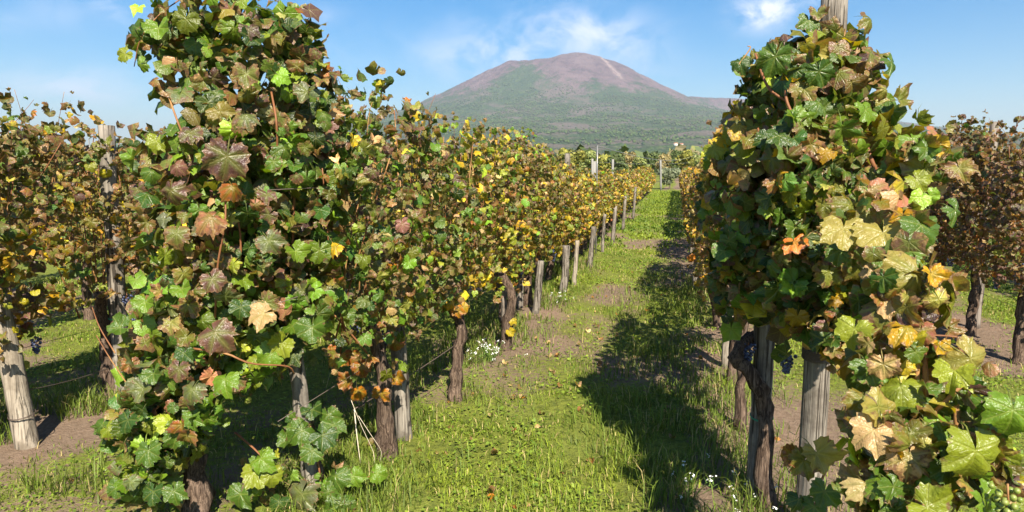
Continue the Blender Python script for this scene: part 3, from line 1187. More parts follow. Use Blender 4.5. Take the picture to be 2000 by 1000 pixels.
hero = leaf_list([
    (443, 305, D0 - .36, 104, 'plum', (.1, .15, 1), -15, False, .30), (478, 225, D0 - .34, 62, 'grey', (0, .3, 1), 10, False, .4),
    (482, 145, D0 - .33, 66, 'mottle', (.2, .35, 1), 5), (475, 235, D0 - .35, 60, 'mottle', (.1, .4, 1), -20), (333, 372, D0 - .36, 68, 'purple', (-.1, .5, 1), 25, False, .3),
    (412, 425, D0 - .38, 78, 'pink', (.1, .4, 1), -30, False, .55), (500, 400, D0 - .36, 40, 'pink', (0, .2, 1), 0, True), (455, 365, D0 - .36, 55, 'rust', (.3, .1, 1), 20, True),
    (515, 612, D0 - .35, 70, 'tan', (.2, .3, 1), -40, False, .2), (420, 650, D0 - .36, 85, 'purple', (-.2, .4, 1), 15, False, .3), (345, 455, D0 - .34, 60, 'mottle', (-.1, .4, 1), 0),
    (415, 545, D0 - .36, 58, 'purple', (.1, .4, 1), 20), (525, 470, D0 - .32, 66, 'grey', (.1, .5, 1), 30, False, .3), (350, 720, D0 - .38, 56, 'purple', (0, .3, 1), 10, False, .35),
    (255, 710, D0 - .28, 42, 'rust', (0, .2, 1), -20, False, .6), (270, 370, D0 - .1, 50, 'purple', (-.2, .2, 1), 0), (310, 55, D0 - .25, 62, 'fresh', (-.2, .4, 1), 0),
    (262, 50, D0 - .2, 48, 'green', (-.3, .2, 1), 30), (262, 310, D0 - .15, 60, 'fresh', (-.3, .2, 1), -20), (295, 335, D0 - .18, 50, 'green', (.2, .3, 1), 10), (305, 275, D0 - .18, 52, 'lime', (-.2, .2, 1), 25),
    (245, 105, D0 - .2, 40, 'lime', (0, .5, 1), -60), (275, 125, D0 - .2, 36, 'fresh', (0, .1, 1), -70), (440, 740, D0 - .36, 66, 'fresh', (.1, .5, 1), 10), (300, 730, D0 - .36, 52, 'green', (-.1, .5, 1), 0),
    (235, 640, D0 - .3, 56, 'green', (0, .7, 1), -80), (285, 590, D0 - .3, 52, 'fresh', (-.2, .4, 1), 0), (355, 565, D0 - .36, 50, 'fresh', (.1, .4, 1), 20), (375, 760, D0 - .4, 64, 'grey', (.1, .6, 1), -15),
    (280, 760, D0 - .34, 62, 'grey', (-.1, .5, 1), 0), (290, 880, D0 - .34, 66, 'green', (0, .5, 1), 20), (200, 830, D0 - .25, 50, 'green', (-.4, .3, 1), 0), (360, 690, D0 - .36, 48, 'dark', (0, .4, 1), 0),
    (520, 590, D0 - .33, 56, 'mottle', (0, .4, 1), 40), (600, 180, D0 - .1, 58, 'grey', (.1, .4, 1), -10), (580, 130, D0 - .1, 40, 'brown', (0, .1, 1), 180, True), (640, 370, D0 + .05, 50, 'green', (.2, .4, 1), 0),
    (520, 380, D0 - .33, 44, 'purple', (.1, .2, 1), 0), (610, 640, D0 - .15, 70, 'green', (.2, .5, 1), 10), (550, 670, D0 - .2, 64, 'lime', (.2, .4, 1), -20), (530, 690, D0 - .22, 60, 'fresh', (.1, .4, 1), -30),
    (470, 600, D0 - .34, 54, 'dark', (.2, .4, 1), 0), (345, 850, D0 - .38, 60, 'green', (.1, .4, 1), -10), (250, 820, D0 - .34, 58, 'dark', (-.2, .5, 1), 0), (355, 830, D0 - .4, 44, 'rust', (0, .2, 1), 30, True),
    (365, 850, D0 - .4, 46, 'brown', (.2, .1, 1), -20, True), (340, 960, D0 - .3, 60, 'green', (.1, .5, 1), 10), (300, 960, D0 - .3, 56, 'dark', (-.1, .5, 1), -10), (230, 950, D0 - .25, 52, 'green', (-.1, .4, 1), 20)])
rng0 = np.random.default_rng(5)


def px_path(rows, dep):
    return [at_depth(x, y, dep + dz) for x, y, dz in rows]


canes0 = [(px_path([(395, 900, 0), (430, 690, -.1), (470, 500, -.12), (455, 380, -.18)], D0), .006, .004),
          (px_path([(370, 680, -.3), (440, 690, -.33), (490, 710, -.3), (560, 715, -.2), (575, 730, -.15)], D0), .005, .003),
          (px_path([(330, 190, -.2), (346, 235, -.24), (368, 290, -.2)], D0), .004, .005),
          (px_path([(350, 0, -.05), (310, 30, -.15), (275, 75, -.18), (262, 130, -.15)], D0), .003, .002),
          (px_path([(530, 180, -.12), (540, 240, -.18), (542, 320, -.1)], D0), .005, .005),
          (px_path([(438, 350, -.3), (440, 430, -.33), (425, 520, -.3), (420, 620, -.22)], D0), .004, .005),
          (px_path([(560, 180, .1), (575, 320, .1), (570, 520, .1)], D0), .006, .007),
          (px_path([(255, 760, -.25), (215, 700, -.28), (188, 655, -.28)], D0), .003, .002),
          (px_path([(225, 690, -.25), (195, 640, -.2), (180, 600, -.2)], D0), .003, .002)]
make_vine('tall green vine nearest on the left, leaves from grass to above the frame', b0, blob_sampler(left_blobs), 2700, 245, pal_left0, 0.067, 101,
          'vines left of the lane', trunk=[b0 + Vector((0, 0, -.05)), at_depth(385, 920, D0), at_depth(378, 860, D0), at_depth(400, 720, D0)], canes=canes0, r0=.05, r1=.04, extra=hero)

# ---- low leafy shoot in front of the second vine (part of a young vine standing there)
bs = ground_at(612, 972)
ds = depth_of(bs)
shoot = leaf_list([
    (500, 920, ds - .25, 74, 'lime', (0, .6, 1), -10), (510, 895, ds - .27, 62, 'fresh', (.1, .6, 1), 30), (470, 965, ds - .2, 64, 'green', (-.2, .4, 1), -10), (530, 925, ds - .25, 56, 'lime', (.2, .6, 1), 20),
    (590, 840, ds - .1, 70, 'green', (0, .6, 1), -20), (630, 850, ds - .1, 66, 'dark', (.2, .5, 1), 20), (650, 830, ds - .05, 60, 'green', (.1, .5, 1), 10), (610, 880, ds - .12, 56, 'green', (0, .4, 1), 0),
    (610, 800, ds - .05, 50, 'dark', (-.1, .5, 1), 0), (640, 810, ds, 50, 'green', (.1, .6, 1), 30), (590, 965, ds - .15, 84, 'grey', (0, .6, 1), -10), (655, 930, ds - .1, 66, 'green', (.1, .6, 1), 15),
    (690, 930, ds - .08, 54, 'fresh', (.2, .6, 1), 30), (735, 925, ds - .05, 44, 'fresh', (.2, .5, 1), 60), (665, 985, ds - .15, 70, 'green', (.1, .6, 1), 0), (545, 980, ds - .2, 50, 'dark', (0, .4, 1), 0),
    (560, 860, ds - .08, 46, 'green', (-.2, .4, 1), -30), (640, 960, ds - .12, 50, 'green', (0, .4, 1), 40)])
make_vine('low bright green shoots hanging beside the grey post at the bottom', bs, blob_sampler([(600, 840, 70, 60, ds, .12, 1), (520, 930, 60, 60, ds - .15, .1, 1), (620, 950, 80, 40, ds - .05, .1, 1)]), 34, 34,
          lambda p: PAL['low_green'], .05, 131, None, trunk=[bs + Vector((.05, .05, -.05)), at_depth(622, 900, ds + .05), at_depth(600, 800, ds)], r0=.013, r1=.008,
          canes=[(px_path([(590, 780, 0), (610, 850, -.05), (625, 930, -.05), (620, 985, -.05)], ds), .006, .004), (px_path([(460, 845, -.1), (500, 880, -.15), (520, 905, -.15)], ds), .006, .003),
                 (px_path([(640, 970, -.05), (690, 945, -.05), (745, 920, -.03)], ds), .004, .002)], extra=shoot, cat='vine')


# ---- the rest of the left row
def z_bot(y):
    return float(np.interp(y, [0, 3.5, 5, 8, 11, 30], [.66, .62, .62, .52, .42, .40]))


def z_bot_right(y):
    return float(np.interp(y, [0, 5.7, 6.6, 30], [.95, .95, .55, .45]))


def z_top(y):
    return float(np.interp(y, [0, 3.6, 4.2, 5.2, 7.5, 9, 10.5, 13, 18, 30, 50], [2.0, 2.02, 1.92, 1.84, 1.80, 1.68, 1.50, 1.36, 1.33, 1.36, 1.36]))


def row_label(k, look, row):
    return f'{look} vine, {ORD[k]} from near end, {row}'


def row_vines(row, start, end, first, looks, pal_fn, seed, group, where, spacing=.98, dens=430, cap=300, skip=(), top=z_top, z0=.62, bot=None, extras=None, weak=None, thick=.31, trunk_fn=None, bunch=True, cat='vine', last=None, fixed=None):
    rng = np.random.default_rng(seed)
    x0 = ROWS[row]
    fix = list(fixed or [])
    ys = [p.y for p in fix]
    y = (ys[-1] + spacing) if ys else start
    while y < end:
        ys.append(y + rng.uniform(-.1, .1))
        y += spacing
    for k, y in enumerate(ys):
        i = k + first
        x = x0 + rng.normal(0, .035)
        if k < len(fix):
            x = fix[k].x
        base = (x, y)
        if bot:
            z0 = bot(y)
        dep = depth_of((x, y, 0))
        leaf_px = .125 * FPX / max(dep, .5)
        n = int(np.interp(dep, [3, 8, 14, 25, 45], [dens * 2.5, dens * 2.6, dens * 1.9, dens * .95, dens * .6]))
        sz = float(np.interp(dep, [3, 8, 14, 25, 45], [.050, .046, .052, .065, .080]))
        single = 0
        if leaf_px > 9.5:
            single = int(np.interp(dep, [3, 8, 17], [cap, cap * .8, cap * .35]))
        half = spacing * .56
        zt = top(y) + rng.uniform(-.07, .09)
        if weak and i in weak:
            zt -= weak[i]
            z0 = min(z0, .55)
            n = int(n * (1 - weak[i]))
            single = min(single, n - 20)
        canes = std_canes(base, x0, half, z0, zt, rng, int(np.interp(dep, [3, 8, 16, 25], [11, 9, 5, 0])))
        ext = list((extras or {}).get(i, ()))
        if dep < 11:
            for _ in range(2):
                c, lv = top_shoot(x0, y + rng.uniform(-.85, .85) * half, zt, sz, pal_fn, rng)
                canes.append(c)
                ext += lv
        bunches = []
        if bunch and dep < 11:
            for _ in range(2):
                bunches.append((Vector((x0 + rng.choice((-1, 1)) * rng.uniform(.12, .24), y + rng.uniform(-.4, .4), z0 + rng.uniform(.0, .18))), 28, .0085, RED_GRAPE, .10))
        look = looks(i, y, dep)
        g = group
        if last and dep > last[0]:
            label = last[1]
        else:
            label = row_label(i, look, where)
        make_vine(label, base, hedge_sampler(x0, y, half, thick, z0, zt, seed + i * 1.37), n, single, pal_fn, sz, seed * 100 + i, g, canes=canes,
                  r0=rng.uniform(.038, .052) * (.68 if row == 'R1' else 1), r1=.034 * (.7 if row == 'R1' else 1), hi=dep < 6.5, bunches=bunches, trunk_h=z0 + .16, cat=cat, extra=ext)


def pal_L1(p):
    y, z = p.y, p.z
    if y < 4.6:
        return PAL['hero_mix'] if random.random() < .75 else PAL['left_mid']
    if y < 9:
        if z < 1.15:
            return PAL['left_low']
        return PAL['left_mid'] if random.random() < .75 else PAL['left_low']
    return PAL['left_far'] if random.random() < .8 else PAL['left_mid']


def look_L1(i, y, dep):
    return 'dark green and bronze' if y < 5 else 'brown and yellow' if y < 9 else 'yellow brown'


v1, v2, v3 = ground_at(757, 890), ground_at(886, 780), ground_at(985, 682)
fixed = [v1, v2, v3]
d1, d2, d3 = depth_of(v1), depth_of(v2), depth_of(v3)
extras_L1 = {1: leaf_list([(744, 768, d1 - .15, 46, 'orange', (.1, .3, 1), 0, False, .35), (776, 738, d1 - .05, 40, 'orange', (.2, .4, 1), 20, True), (690, 690, d1 - .1, 50, 'rust', (0, .3, 1), 0, True), (705, 715, d1 - .1, 46, 'rust', (.2, .2, 1), 20),
                           (680, 745, d1 - .1, 48, 'rust', (-.1, .3, 1), -10, True), (700, 765, d1 - .08, 40, 'orange', (0, .2, 1), 10, True), (770, 670, d1, 46, 'rust', (.2, .2, 1), 0, True), (660, 700, d1 - .1, 44, 'gold', (0, .4, 1), 10),
                           (740, 520, d1 - .3, 52, 'mottle', (.2, .4, 1), 10), (770, 525, d1 - .28, 42, 'orange', (.1, .3, 1), 40, True), (700, 610, d1 - .25, 56, 'green', (.1, .5, 1), 0)]),
             2: leaf_list([(893, 606, d2 - .15, 34, 'orange', (.1, .3, 1), 0), (905, 600, d2 - .1, 30, 'gold', (.2, .3, 1), 20), (880, 590, d2 - .2, 34, 'gold', (0, .4, 1), -10)]),
             3: leaf_list([(1002, 622, d3 - .1, 26, 'yellow', (.1, .3, 1), 0), (996, 648, d3 - .1, 24, 'yellow', (.2, .4, 1), 20)])}
row_vines('L1', 0, 46, 1, look_L1, pal_L1, 11, 'vines left of the lane', 'row left of lane', fixed=fixed, dens=480, bot=z_bot, extras=extras_L1)


# ---- right row
def pal_R0(p):
    d = depth_of(p)
    if p.x > .62 and p.z < 1.85:
        return PAL['right_near'] if random.random() < .75 else PAL['right_hero']
    return PAL['right_hero'] if random.random() < .8 else PAL['right_mid']


rb = ground_at(1497, 990)
dr = depth_of(rb)
DR = 2.92
right_blobs = [(1590, 110, 110, 65, DR, .2, 1), (1500, 150, 60, 75, DR, .16, .9), (1660, 170, 85, 85, DR - .05, .22, 1), (1570, 250, 150, 100, DR, .28, 1.1),
               (1690, 280, 90, 100, DR - .15, .25, 1), (1460, 330, 70, 120, DR + .2, .22, 1), (1580, 380, 170, 100, DR, .3, 1.1), (1700, 420, 100, 100, DR - .25, .25, 1), (1500, 490, 110, 90, DR + .1, .26, 1.1),
               (1620, 510, 110, 80, DR - .1, .26, 1), (1520, 590, 80, 55, DR, .18, .8), (1800, 320, 60, 90, DR - .5, .15, .7), (1730, 520, 80, 80, DR - .45, .2, .8),
               (1600, 160, 80, 90, DR - .25, .12, 1.2), (1590, 330, 110, 120, DR - .3, .14, 1.2), (1590, 500, 100, 90, DR - .28, .14, 1.2), (1600, 610, 80, 60, DR - .2, .12, .8),
               (1425, 560, 35, 95, DR + .35, .1, .9), (1540, 640, 36, 60, DR - .1, .08, .8), (1655, 640, 60, 90, DR - .35, .12, 1.0)]
heroR = leaf_list([
    (1515, 110, DR - .3, 86, 'green', (-.2, .3, 1), -10), (1625, 110, DR - .33, 70, 'cream', (.3, .3, 1), 10, False, .1), (1700, 38, DR - .2, 58, 'olive', (.4, .2, 1), 60, False, .4), (1755, 195, DR - .35, 62, 'olive', (.3, .3, 1), 90, True),
    (1605, 70, DR - .12, 52, 'olive', (0, .2, 1), 10, False, .4), (1630, 105, DR - .1, 46, 'plum', (.1, .2, 1), 0, True), (1596, 25, DR - .1, 44, 'mottle', (-.3, .1, 1), 0), (1580, 40, DR - .1, 56, 'green', (-.3, .1, 1), 0), (1445, 120, DR - .1, 46, 'dark', (-.3, .2, 1), 10), (1550, 230, DR - .35, 64, 'fresh', (.1, .4, 1), 20), (1600, 200, DR - .35, 60, 'green', (0, .5, 1), -20),
    (1435, 255, DR + .05, 60, 'lime', (-.4, .3, 1), -30), (1395, 290, DR + .15, 56, 'lime', (-.8, .2, 1), 10), (1400, 310, DR + .2, 60, 'fresh', (-.9, .1, 1), 0), (1520, 345, DR - .3, 40, 'mottle', (-.2, .3, 1), 0, True),
    (1420, 320, DR + .1, 46, 'grey', (-.3, .1, 1), 30), (1690, 215, DR - .35, 64, 'fresh', (.2, .6, 1), 20), (1740, 120, DR - .25, 60, 'green', (.3, .4, 1), 60), (1700, 105, DR - .3, 56, 'mottle', (.2, .5, 1), 20),
    (1730, 175, DR - .3, 44, 'cream', (.3, .5, 1), 50, True), (1780, 270, DR - .55, 50, 'fresh', (.3, .3, 1), 20), (1810, 290, DR - .6, 56, 'green', (.2, .3, 1), -20), (1790, 350, DR - .6, 56, 'lime', (.2, .4, 1), 10),
    (1660, 265, DR - .35, 56, 'pink', (.2, .3, 1), 0, False, .35), (1590, 330, DR - .35, 50, 'purple', (0, .2, 1), 0), (1640, 285, DR - .35, 50, 'cream', (.1, .3, 1), 30), (1500, 270, DR - .3, 56, 'dark', (-.2, .3, 1), 0)])
canesR = [(px_path([(1650, 0, -.1), (1648, 70, -.12), (1652, 150, -.15), (1700, 350, -.2)], DR), .006, .007),
          (px_path([(1580, 270, -.32), (1600, 330, -.34), (1640, 400, -.32)], DR), .010, .011), (px_path([(1475, 105, -.1), (1500, 170, -.2), (1540, 200, -.25)], DR), .005, .006),
          (px_path([(1540, 150, -.25), (1535, 190, -.28), (1550, 230, -.3)], DR), .006, .006), (px_path([(1440, 130, -.1), (1465, 95, -.1), (1460, 90, -.1)], DR), .003, .002),
          (px_path([(1690, 280, -.3), (1705, 320, -.32), (1720, 350, -.3)], DR), .008, .008), (px_path([(1560, 340, -.34), (1590, 370, -.36), (1630, 420, -.34)], DR), .006, .006),
          (px_path([(1500, 480, -.2), (1510, 350, -.22), (1480, 250, -.2)], DR), .006, .004), (px_path([(1420, 520, .1), (1430, 400, .1), (1440, 300, .1)], DR + .2), .006, .004)]
make_vine('dense dark green vine with elbowed trunk beside the tall right post', rb, blob_sampler(right_blobs), 2500, 262, pal_R0, .067, 201, 'vines right of the lane',
          trunk=[rb + Vector((0, 0, -.05)), at_depth(1492, 900, dr), at_depth(1496, 800, dr), at_depth(1485, 755, dr), at_depth(1450, 715, dr), at_depth(1440, 685, dr), at_depth(1470, 655, dr + .1)],
          canes=canesR, r0=.038, r1=.032, extra=heroR,
          bunches=[(at_depth(1462, 668, dr), 34, .009, RED_GRAPE, .09), (at_depth(1538, 690, dr - .2), 34, .009, RED_GRAPE, .08), (at_depth(1660, 640, dr - .4), 22, .009, RED_GRAPE, .09), (at_depth(1690, 690, dr - .4), 18, .009, RED_GRAPE, .07)])

# nearest right vine, big yellowing leaves
bn = Vector((.66, 1.62, 0))
DN = 1.72
heroN = leaf_list([
    (1648, 445, DN + .3, 92, 'cream', (-.1, .5, 1), 0, False, .0), (1725, 455, DN + .25, 128, 'cream', (.2, .6, 1), 10, False, .12), (1660, 400, DN + .5, 80, 'olive', (.1, .4, 1), -10), (1700, 370, DN + .5, 76, 'pink', (.2, .4, 1), 0, False, .3),
    (1790, 535, DN + .05, 132, 'cream', (.1, .5, 1), -12, False, .28), (1745, 600, DN + .1, 128, 'olive', (-.3, .3, 1), 30, False, .35), (1800, 440, DN + .2, 92, 'green', (0, .5, 1), 10, False, .0), (1865, 410, DN + .3, 60, 'green', (.4, .3, 1), 30),
    (1770, 640, DN, 90, 'gold', (.1, .8, 1), 60, False, .3), (1850, 590, DN + .1, 100, 'olive', (.8, .1, .6), 20, False, .4), (1700, 720, DN + .05, 78, 'green', (.1, .4, 1), 10, False, .0), (1770, 700, DN + .05, 64, 'yellow', (.1, .5, 1), 0, False, .15),
    (1895, 700, DN - .05, 108, 'cream', (.1, .7, 1), 30, False, .22), (1760, 755, DN, 106, 'lime', (.1, .5, 1), 15, False, .22), (1835, 680, DN, 50, 'gold', (.2, .4, 1), 0, True), (1890, 755, DN + .05, 70, 'green', (.1, .2, 1), 0, False, .1),
    (1715, 795, DN - .05, 100, 'cream', (-.1, .6, 1), 10, False, .28), (1705, 840, DN - .08, 92, 'tan', (-.2, .5, 1), -30, False, .1), (1775, 890, DN - .1, 92, 'tan', (.1, .4, 1), 0, False, .45), (1905, 880, DN - .22, 128, 'lime', (.1, .35, 1), -8, False, .08),
    (1835, 800, DN, 76, 'green', (0, .3, 1), 0, False, .1), (1978, 800, DN - .25, 100, 'fresh', (-.2, .3, 1), 0, False, .05), (1745, 950, DN - .1, 76, 'green', (0, .5, 1), 0), (1690, 960, DN, 70, 'fresh', (-.2, .5, 1), 20),
    (1810, 990, DN - .2, 96, 'lime', (.1, .6, 1), 60, False, .15), (1920, 975, DN - .25, 96, 'fresh', (.2, .5, 1), 20), (1960, 1000, DN - .2, 80, 'green', (.3, .4, 1), 0), (1860, 770, DN + .05, 60, 'lime', (.4, .5, 1), 60),
    (1595, 885, DN + .55, 84, 'cream', (-.1, .5, 1), 20, False, .22), (1570, 900, DN + .55, 66, 'olive', (-.3, .5, 1), -40, False, .3), (1545, 890, DN + .6, 50, 'rust', (-.3, .2, 1), -80, True, .5), (1610, 960, DN + .5, 66, 'green', (.1, .3, 1), 0),
    (1590, 990, DN + .5, 60, 'green', (-.2, .3, 1), 0), (1560, 975, DN + .5, 50, 'dark', (-.2, .5, 1), -20), (1720, 900, DN - .05, 66, 'green', (-.1, .3, 1), 30), (1850, 870, DN, 80, 'green', (0, .2, 1), 0, False, .1), (1680, 500, DN + .4, 66, 'mottle', (0, .4, 1), 20),
    (1640, 490, DN + .45, 60, 'green', (-.2, .4, 1), 0), (1850, 640, DN + .1, 50, 'brown', (.2, .2, 1), 0, True), (1820, 600, DN + .05, 66, 'pink', (.2, .4, 1), 40, True), (1700, 660, DN + .1, 70, 'olive', (-.2, .5, 1), 20, False, .4)])
near_blobs = [(1740, 430, 90, 80, DN + .35, .15, .7), (1770, 560, 90, 90, DN + .15, .16, 1), (1740, 700, 85, 80, DN + .1, .15, .9), (1860, 740, 80, 90, DN + .05, .14, .7),
              (1730, 850, 80, 90, DN, .13, .9), (1850, 880, 90, 90, DN - .05, .14, .9), (1760, 970, 120, 50, DN - .05, .12, .9), (1940, 960, 60, 60, DN - .1, .1, .8), (1900, 890, 80, 80, DN - .05, .1, .9), (1975, 860, 40, 90, DN - .15, .08, .7)]
canesN = [(px_path([(1790, 780, .05), (1792, 700, .05), (1788, 640, .05), (1780, 560, .1)], DN), .007, .006), (px_path([(1808, 900, .05), (1810, 790, .04), (1806, 700, .05), (1815, 640, .05)], DN), .008, .007),
          (px_path([(1770, 850, 0), (1830, 800, 0), (1870, 760, -.02), (1895, 740, 0)], DN), .006, .005), (px_path([(1870, 850, 0), (1868, 790, 0), (1885, 740, 0)], DN), .008, .006),
          (px_path([(1780, 1000, -.1), (1850, 960, -.1), (1900, 930, -.1), (1960, 890, -.1)], DN), .007, .005), (px_path([(1820, 660, .05), (1830, 690, .05), (1835, 740, .05)], DN), .007, .007),
          (px_path([(1590, 1000, .55), (1600, 950, .55), (1615, 915, .55)], DN), .005, .004), (px_path([(1730, 640, .1), (1760, 655, .08), (1830, 655, .06), (1885, 660, .05)], DN), .0025, .002),
          (px_path([(1700, 560, .25), (1745, 640, .1), (1790, 700, .05)], DN), .005, .006)]
make_vine('nearest vine with big yellowing leaves at the right edge', bn, blob_sampler(near_blobs), 380, 170, lambda p: PAL['right_near'] if random.random() < .6 else PAL['right_hero'], .058, 231,
          'vines right of the lane', trunk=[bn + Vector((0, 0, -.05)), bn + Vector((.02, 0, .3)), at_depth(1795, 930, DN), at_depth(1800, 860, DN + .02)], r0=.05, r1=.032, canes=canesN, extra=heroN,
          bunches=[(at_depth(1968, 945, DN - .3), 26, .0070, GREEN_GRAPE, .07), (at_depth(1790, 800, DN + .1), 14, .009, RED_GRAPE, .05)])


def pal_R1(p):
    if p.y < 4.6:
        return PAL['right_mid'] if random.random() < .7 else PAL['right_hero']
    return PAL['right_far'] if random.random() < .7 else PAL['right_mid']


row_vines('R1', rb.y + .95, 46, 2, lambda i, y, d: 'dark green and brown' if y < 6 else 'brown and orange', pal_R1, 13, 'vines right of the lane', 'row right of lane', dens=430, cap=230, bot=z_bot_right, thick=.25, weak={4: .8, 5: .62, 9: .7, 13: .6, 18: .4})


# ---- second rows on either side and the rows beyond
def pal_L2(p):
    return PAL['l2_low'] if p.z < 1.25 or random.random() < .25 else PAL['l2_top']


l2v = ground_at(217, 776)
row_vines('L2', 0, 26, 0, lambda i, y, d: 'olive and brown', pal_L2, 17, 'vines in the second row on the left', 'second row left of lane', fixed=[Vector((-4.0, 2.75, 0)), Vector((-3.98, l2v.y - .95, 0)), l2v], z0=.60, dens=430, cap=240,
          top=lambda y: 1.84 - .012 * max(y - 5, 0))
row_vines('L3', 3.2, 22, 0, lambda i, y, d: 'olive and brown', pal_L2, 19, 'vines in the third row on the left', 'third row left of lane', dens=380, cap=120,
          top=lambda y: 1.75 - .012 * max(y - 5, 0))
row_vines('L4', 4.2, 20, 0, lambda i, y, d: 'green and brown', lambda p: PAL['l2_low'], 23, 'vines in the fourth row on the left', 'fourth row left of lane', dens=330, cap=0,
          top=lambda y: 1.68)
r2v = ground_at(1893, 656)
row_vines('R2', 0, 16, 0, lambda i, y, d: 'purple brown', lambda p: PAL['r2'], 29, 'vines in the second row on the right', 'second row right of lane', fixed=[r2v - Vector((0, 1.0, 0)), r2v], dens=620, cap=300,
          top=lambda y: 1.80 + (.08 if y < 6 else 0), z0=.66)
row_vines('R3', 5.6, 14, 0, lambda i, y, d: 'brown', lambda p: PAL['r2'] if random.random() < .5 else PAL['right_mid'], 31, 'vines in the third row on the right', 'third row right of lane', dens=330, cap=0,
          top=lambda y: 1.68)


# ------------------------------------------------------------------ posts
def post_mesh(p0, p1, r0, r1, mat, seed, fine=True, square=False):
    n = 14 if fine else 5
    a, b = np.asarray(p0), np.asarray(p1)
    s = np.linspace(0, 1, n)[:, None]
    pts = a + (b - a) * s
    rng = np.random.default_rng(seed)
    if fine:
        pts[1:] += np.cumsum(rng.normal(0, .0035, (n - 1, 3)), axis=0) * np.array([1, 1, 0])
    segs = 4 if square else (16 if fine else 8)
    v, f = tube_np(pts, np.linspace(r0, r1, n) * (1 + rng.normal(0, .02, n)), segs, 0.0 if square else .045, seed, True)
    if fine and not square:                         # long drying crack: a groove down the face
        g = rng.integers(0, segs)
        for i in range(n):
            j = i * segs + (g + (1 if i > n * .55 else 0)) % segs
            v[j] = pts[i] + (v[j] - pts[i]) * .82
    return mesh_np('post', v, f, mat, not square)


def ring_tie(centre, r, mat, turns, seed, h=.004, tilt=.15):
    pts = []
    rng = np.random.default_rng(seed)
    m = 18 * turns
    for i in range(m + 1):
        a = i / 18 * 2 * math.pi
        pts.append((centre[0] + math.cos(a) * (r + rng.normal(0, .001)), centre[1] + math.sin(a) * (r + rng.normal(0, .001)), centre[2] + h * 2.2 * i / 18 + math.sin(a) * r * tilt))
    v, f = tube_np(pts, h, 5)
    return mesh_np('wire_tie', v, f, mat, True)


def post(label, base, top, r0, r1, mat, seed, ties=(), fine=True, name='wooden_post', cat='post', square=False, group=None):
    """ties: (height share, material, turns, thickness)"""
    base = Vector(base)
    root = empty(name, base)
    tag(root, label, cat, group)
    p1 = Vector(top) - base
    obj('shaft', post_mesh((0, 0, -.1), p1, r0, r1, mat, seed, fine, square), root)
    for s, m, turns, h in ties:
        c = p1 * s
        obj('wire_tie', ring_tie(c, (r0 + (r1 - r0) * s) * 1.06 + h, m, turns, seed, h), root)
    return root


def post_px(label, bx, by, tx, ty, w_px, mat, seed, ties=(), extend=0, group=None, fine=True, name='wooden_post', top_dep=0.0, square=False, cat='post'):
    b = ground_at(bx, by)
    d = depth_of(b)
    t = at_depth(tx, ty, d * 1.0)
    # keep the post upright in depth: shift its top to the ray at the base's ground distance
    dd = d
    for _ in range(8):
        t = at_depth(tx, ty, dd)
        err = (b - t).dot(Vector((_fwd.x, _fwd.y, 0)).normalized())
        dd += err
    t = t + (t - b).normalized() * extend
    r = w_px / 2 * d / FPX
    return post(label, b, t, r * 1.05, r * .95, mat, seed, ties, fine, name, cat, square, group)


G_POST = 'wooden trellis posts'
post_px('thick pale log post leaning beside the left edge, wire round it', 55, 872, -6, 560, 40, POST_PALE, 1, [(.20, WIRE, 2, .0022)], group=G_POST)
post_px('grey split post with a bare top, left of the tall green vine', 240, 772, 209, 245, 30, POST_GREY, 2, [(.86, WIRE, 1, .0018), (.30, GREEN_TIE, 2, .002)], group=G_POST)
post_px('grey post beside the low bright green shoots', 618, 965, 574, 700, 30, POST_GREY, 3, extend=.25, group=G_POST)
post_px('grey square cut post between the first trunks of the left row', 792, 852, 776, 640, 30, POST_GREY, 4, extend=.25, group=G_POST)
post_px('thin stake next to the white flowers', 990, 678, 986, 600, 13, POST_DARK, 5, extend=.2, group=G_POST)
post_px('tall split right post with rusty wire wound round it', 1576, 1040, 1634, 8, 46, POST_GREY, 6, [(.335, WIRE, 5, .0028), (.345, WIRE, 4, .0028)], extend=.12, group=G_POST)
post_px('leaning post tied to the elbowed trunk with green twine', 1478, 962, 1497, 662, 38, POST_GREY, 7, [(.38, GREEN_TIE, 2, .0022)], extend=.25, group=G_POST)
post_px('pale upright post standing in the lane side of the right row', 1421, 714, 1428, 540, 20, POST_PALE, 8, extend=.35, group=G_POST)
post_px('slim grey post, third along the right row', 1376, 560, 1380, 470, 11, POST_GREY, 9, extend=.6, group=G_POST)
post_px('dark grey post among purple brown leaves of the right hand row', 1905, 640, 1944, 238, 16, POST_DARK, 10, group=G_POST)
rngp = np.random.default_rng(44)
left_posts = [(1046, 612, 14), (1099, 572, 15), (1121, 556, 9), (1150, 522, 10), (1176, 492, 6), (1196, 472, 8), (1216, 449, 6), (1236, 428, 5)]
for i, (bx, by, w) in enumerate(left_posts):
    post_px(f'grey trellis post under the left row, {ORD[i]} beyond the white flowers', bx, by, bx + 5, by - 60, w, POST_GREY if i != 2 else POST_PALE, 60 + i, extend=float(np.interp(i, [0, 7], [.25, .05])), group=G_POST, fine=i < 5)
for i, y in enumerate((9.4, 12.4, 15.6, 19.2, 23.2, 28.0)):
    x = .30 + rngp.uniform(-.03, .05)
    post(f'pale stake under the brown right row, {ORD[i]} beyond the slim grey post', (x, y, 0), (x + .03, y, 1.3), .04, .035, POST_PALE if i % 2 else POST_GREY, 80 + i, fine=i < 3, group=G_POST)
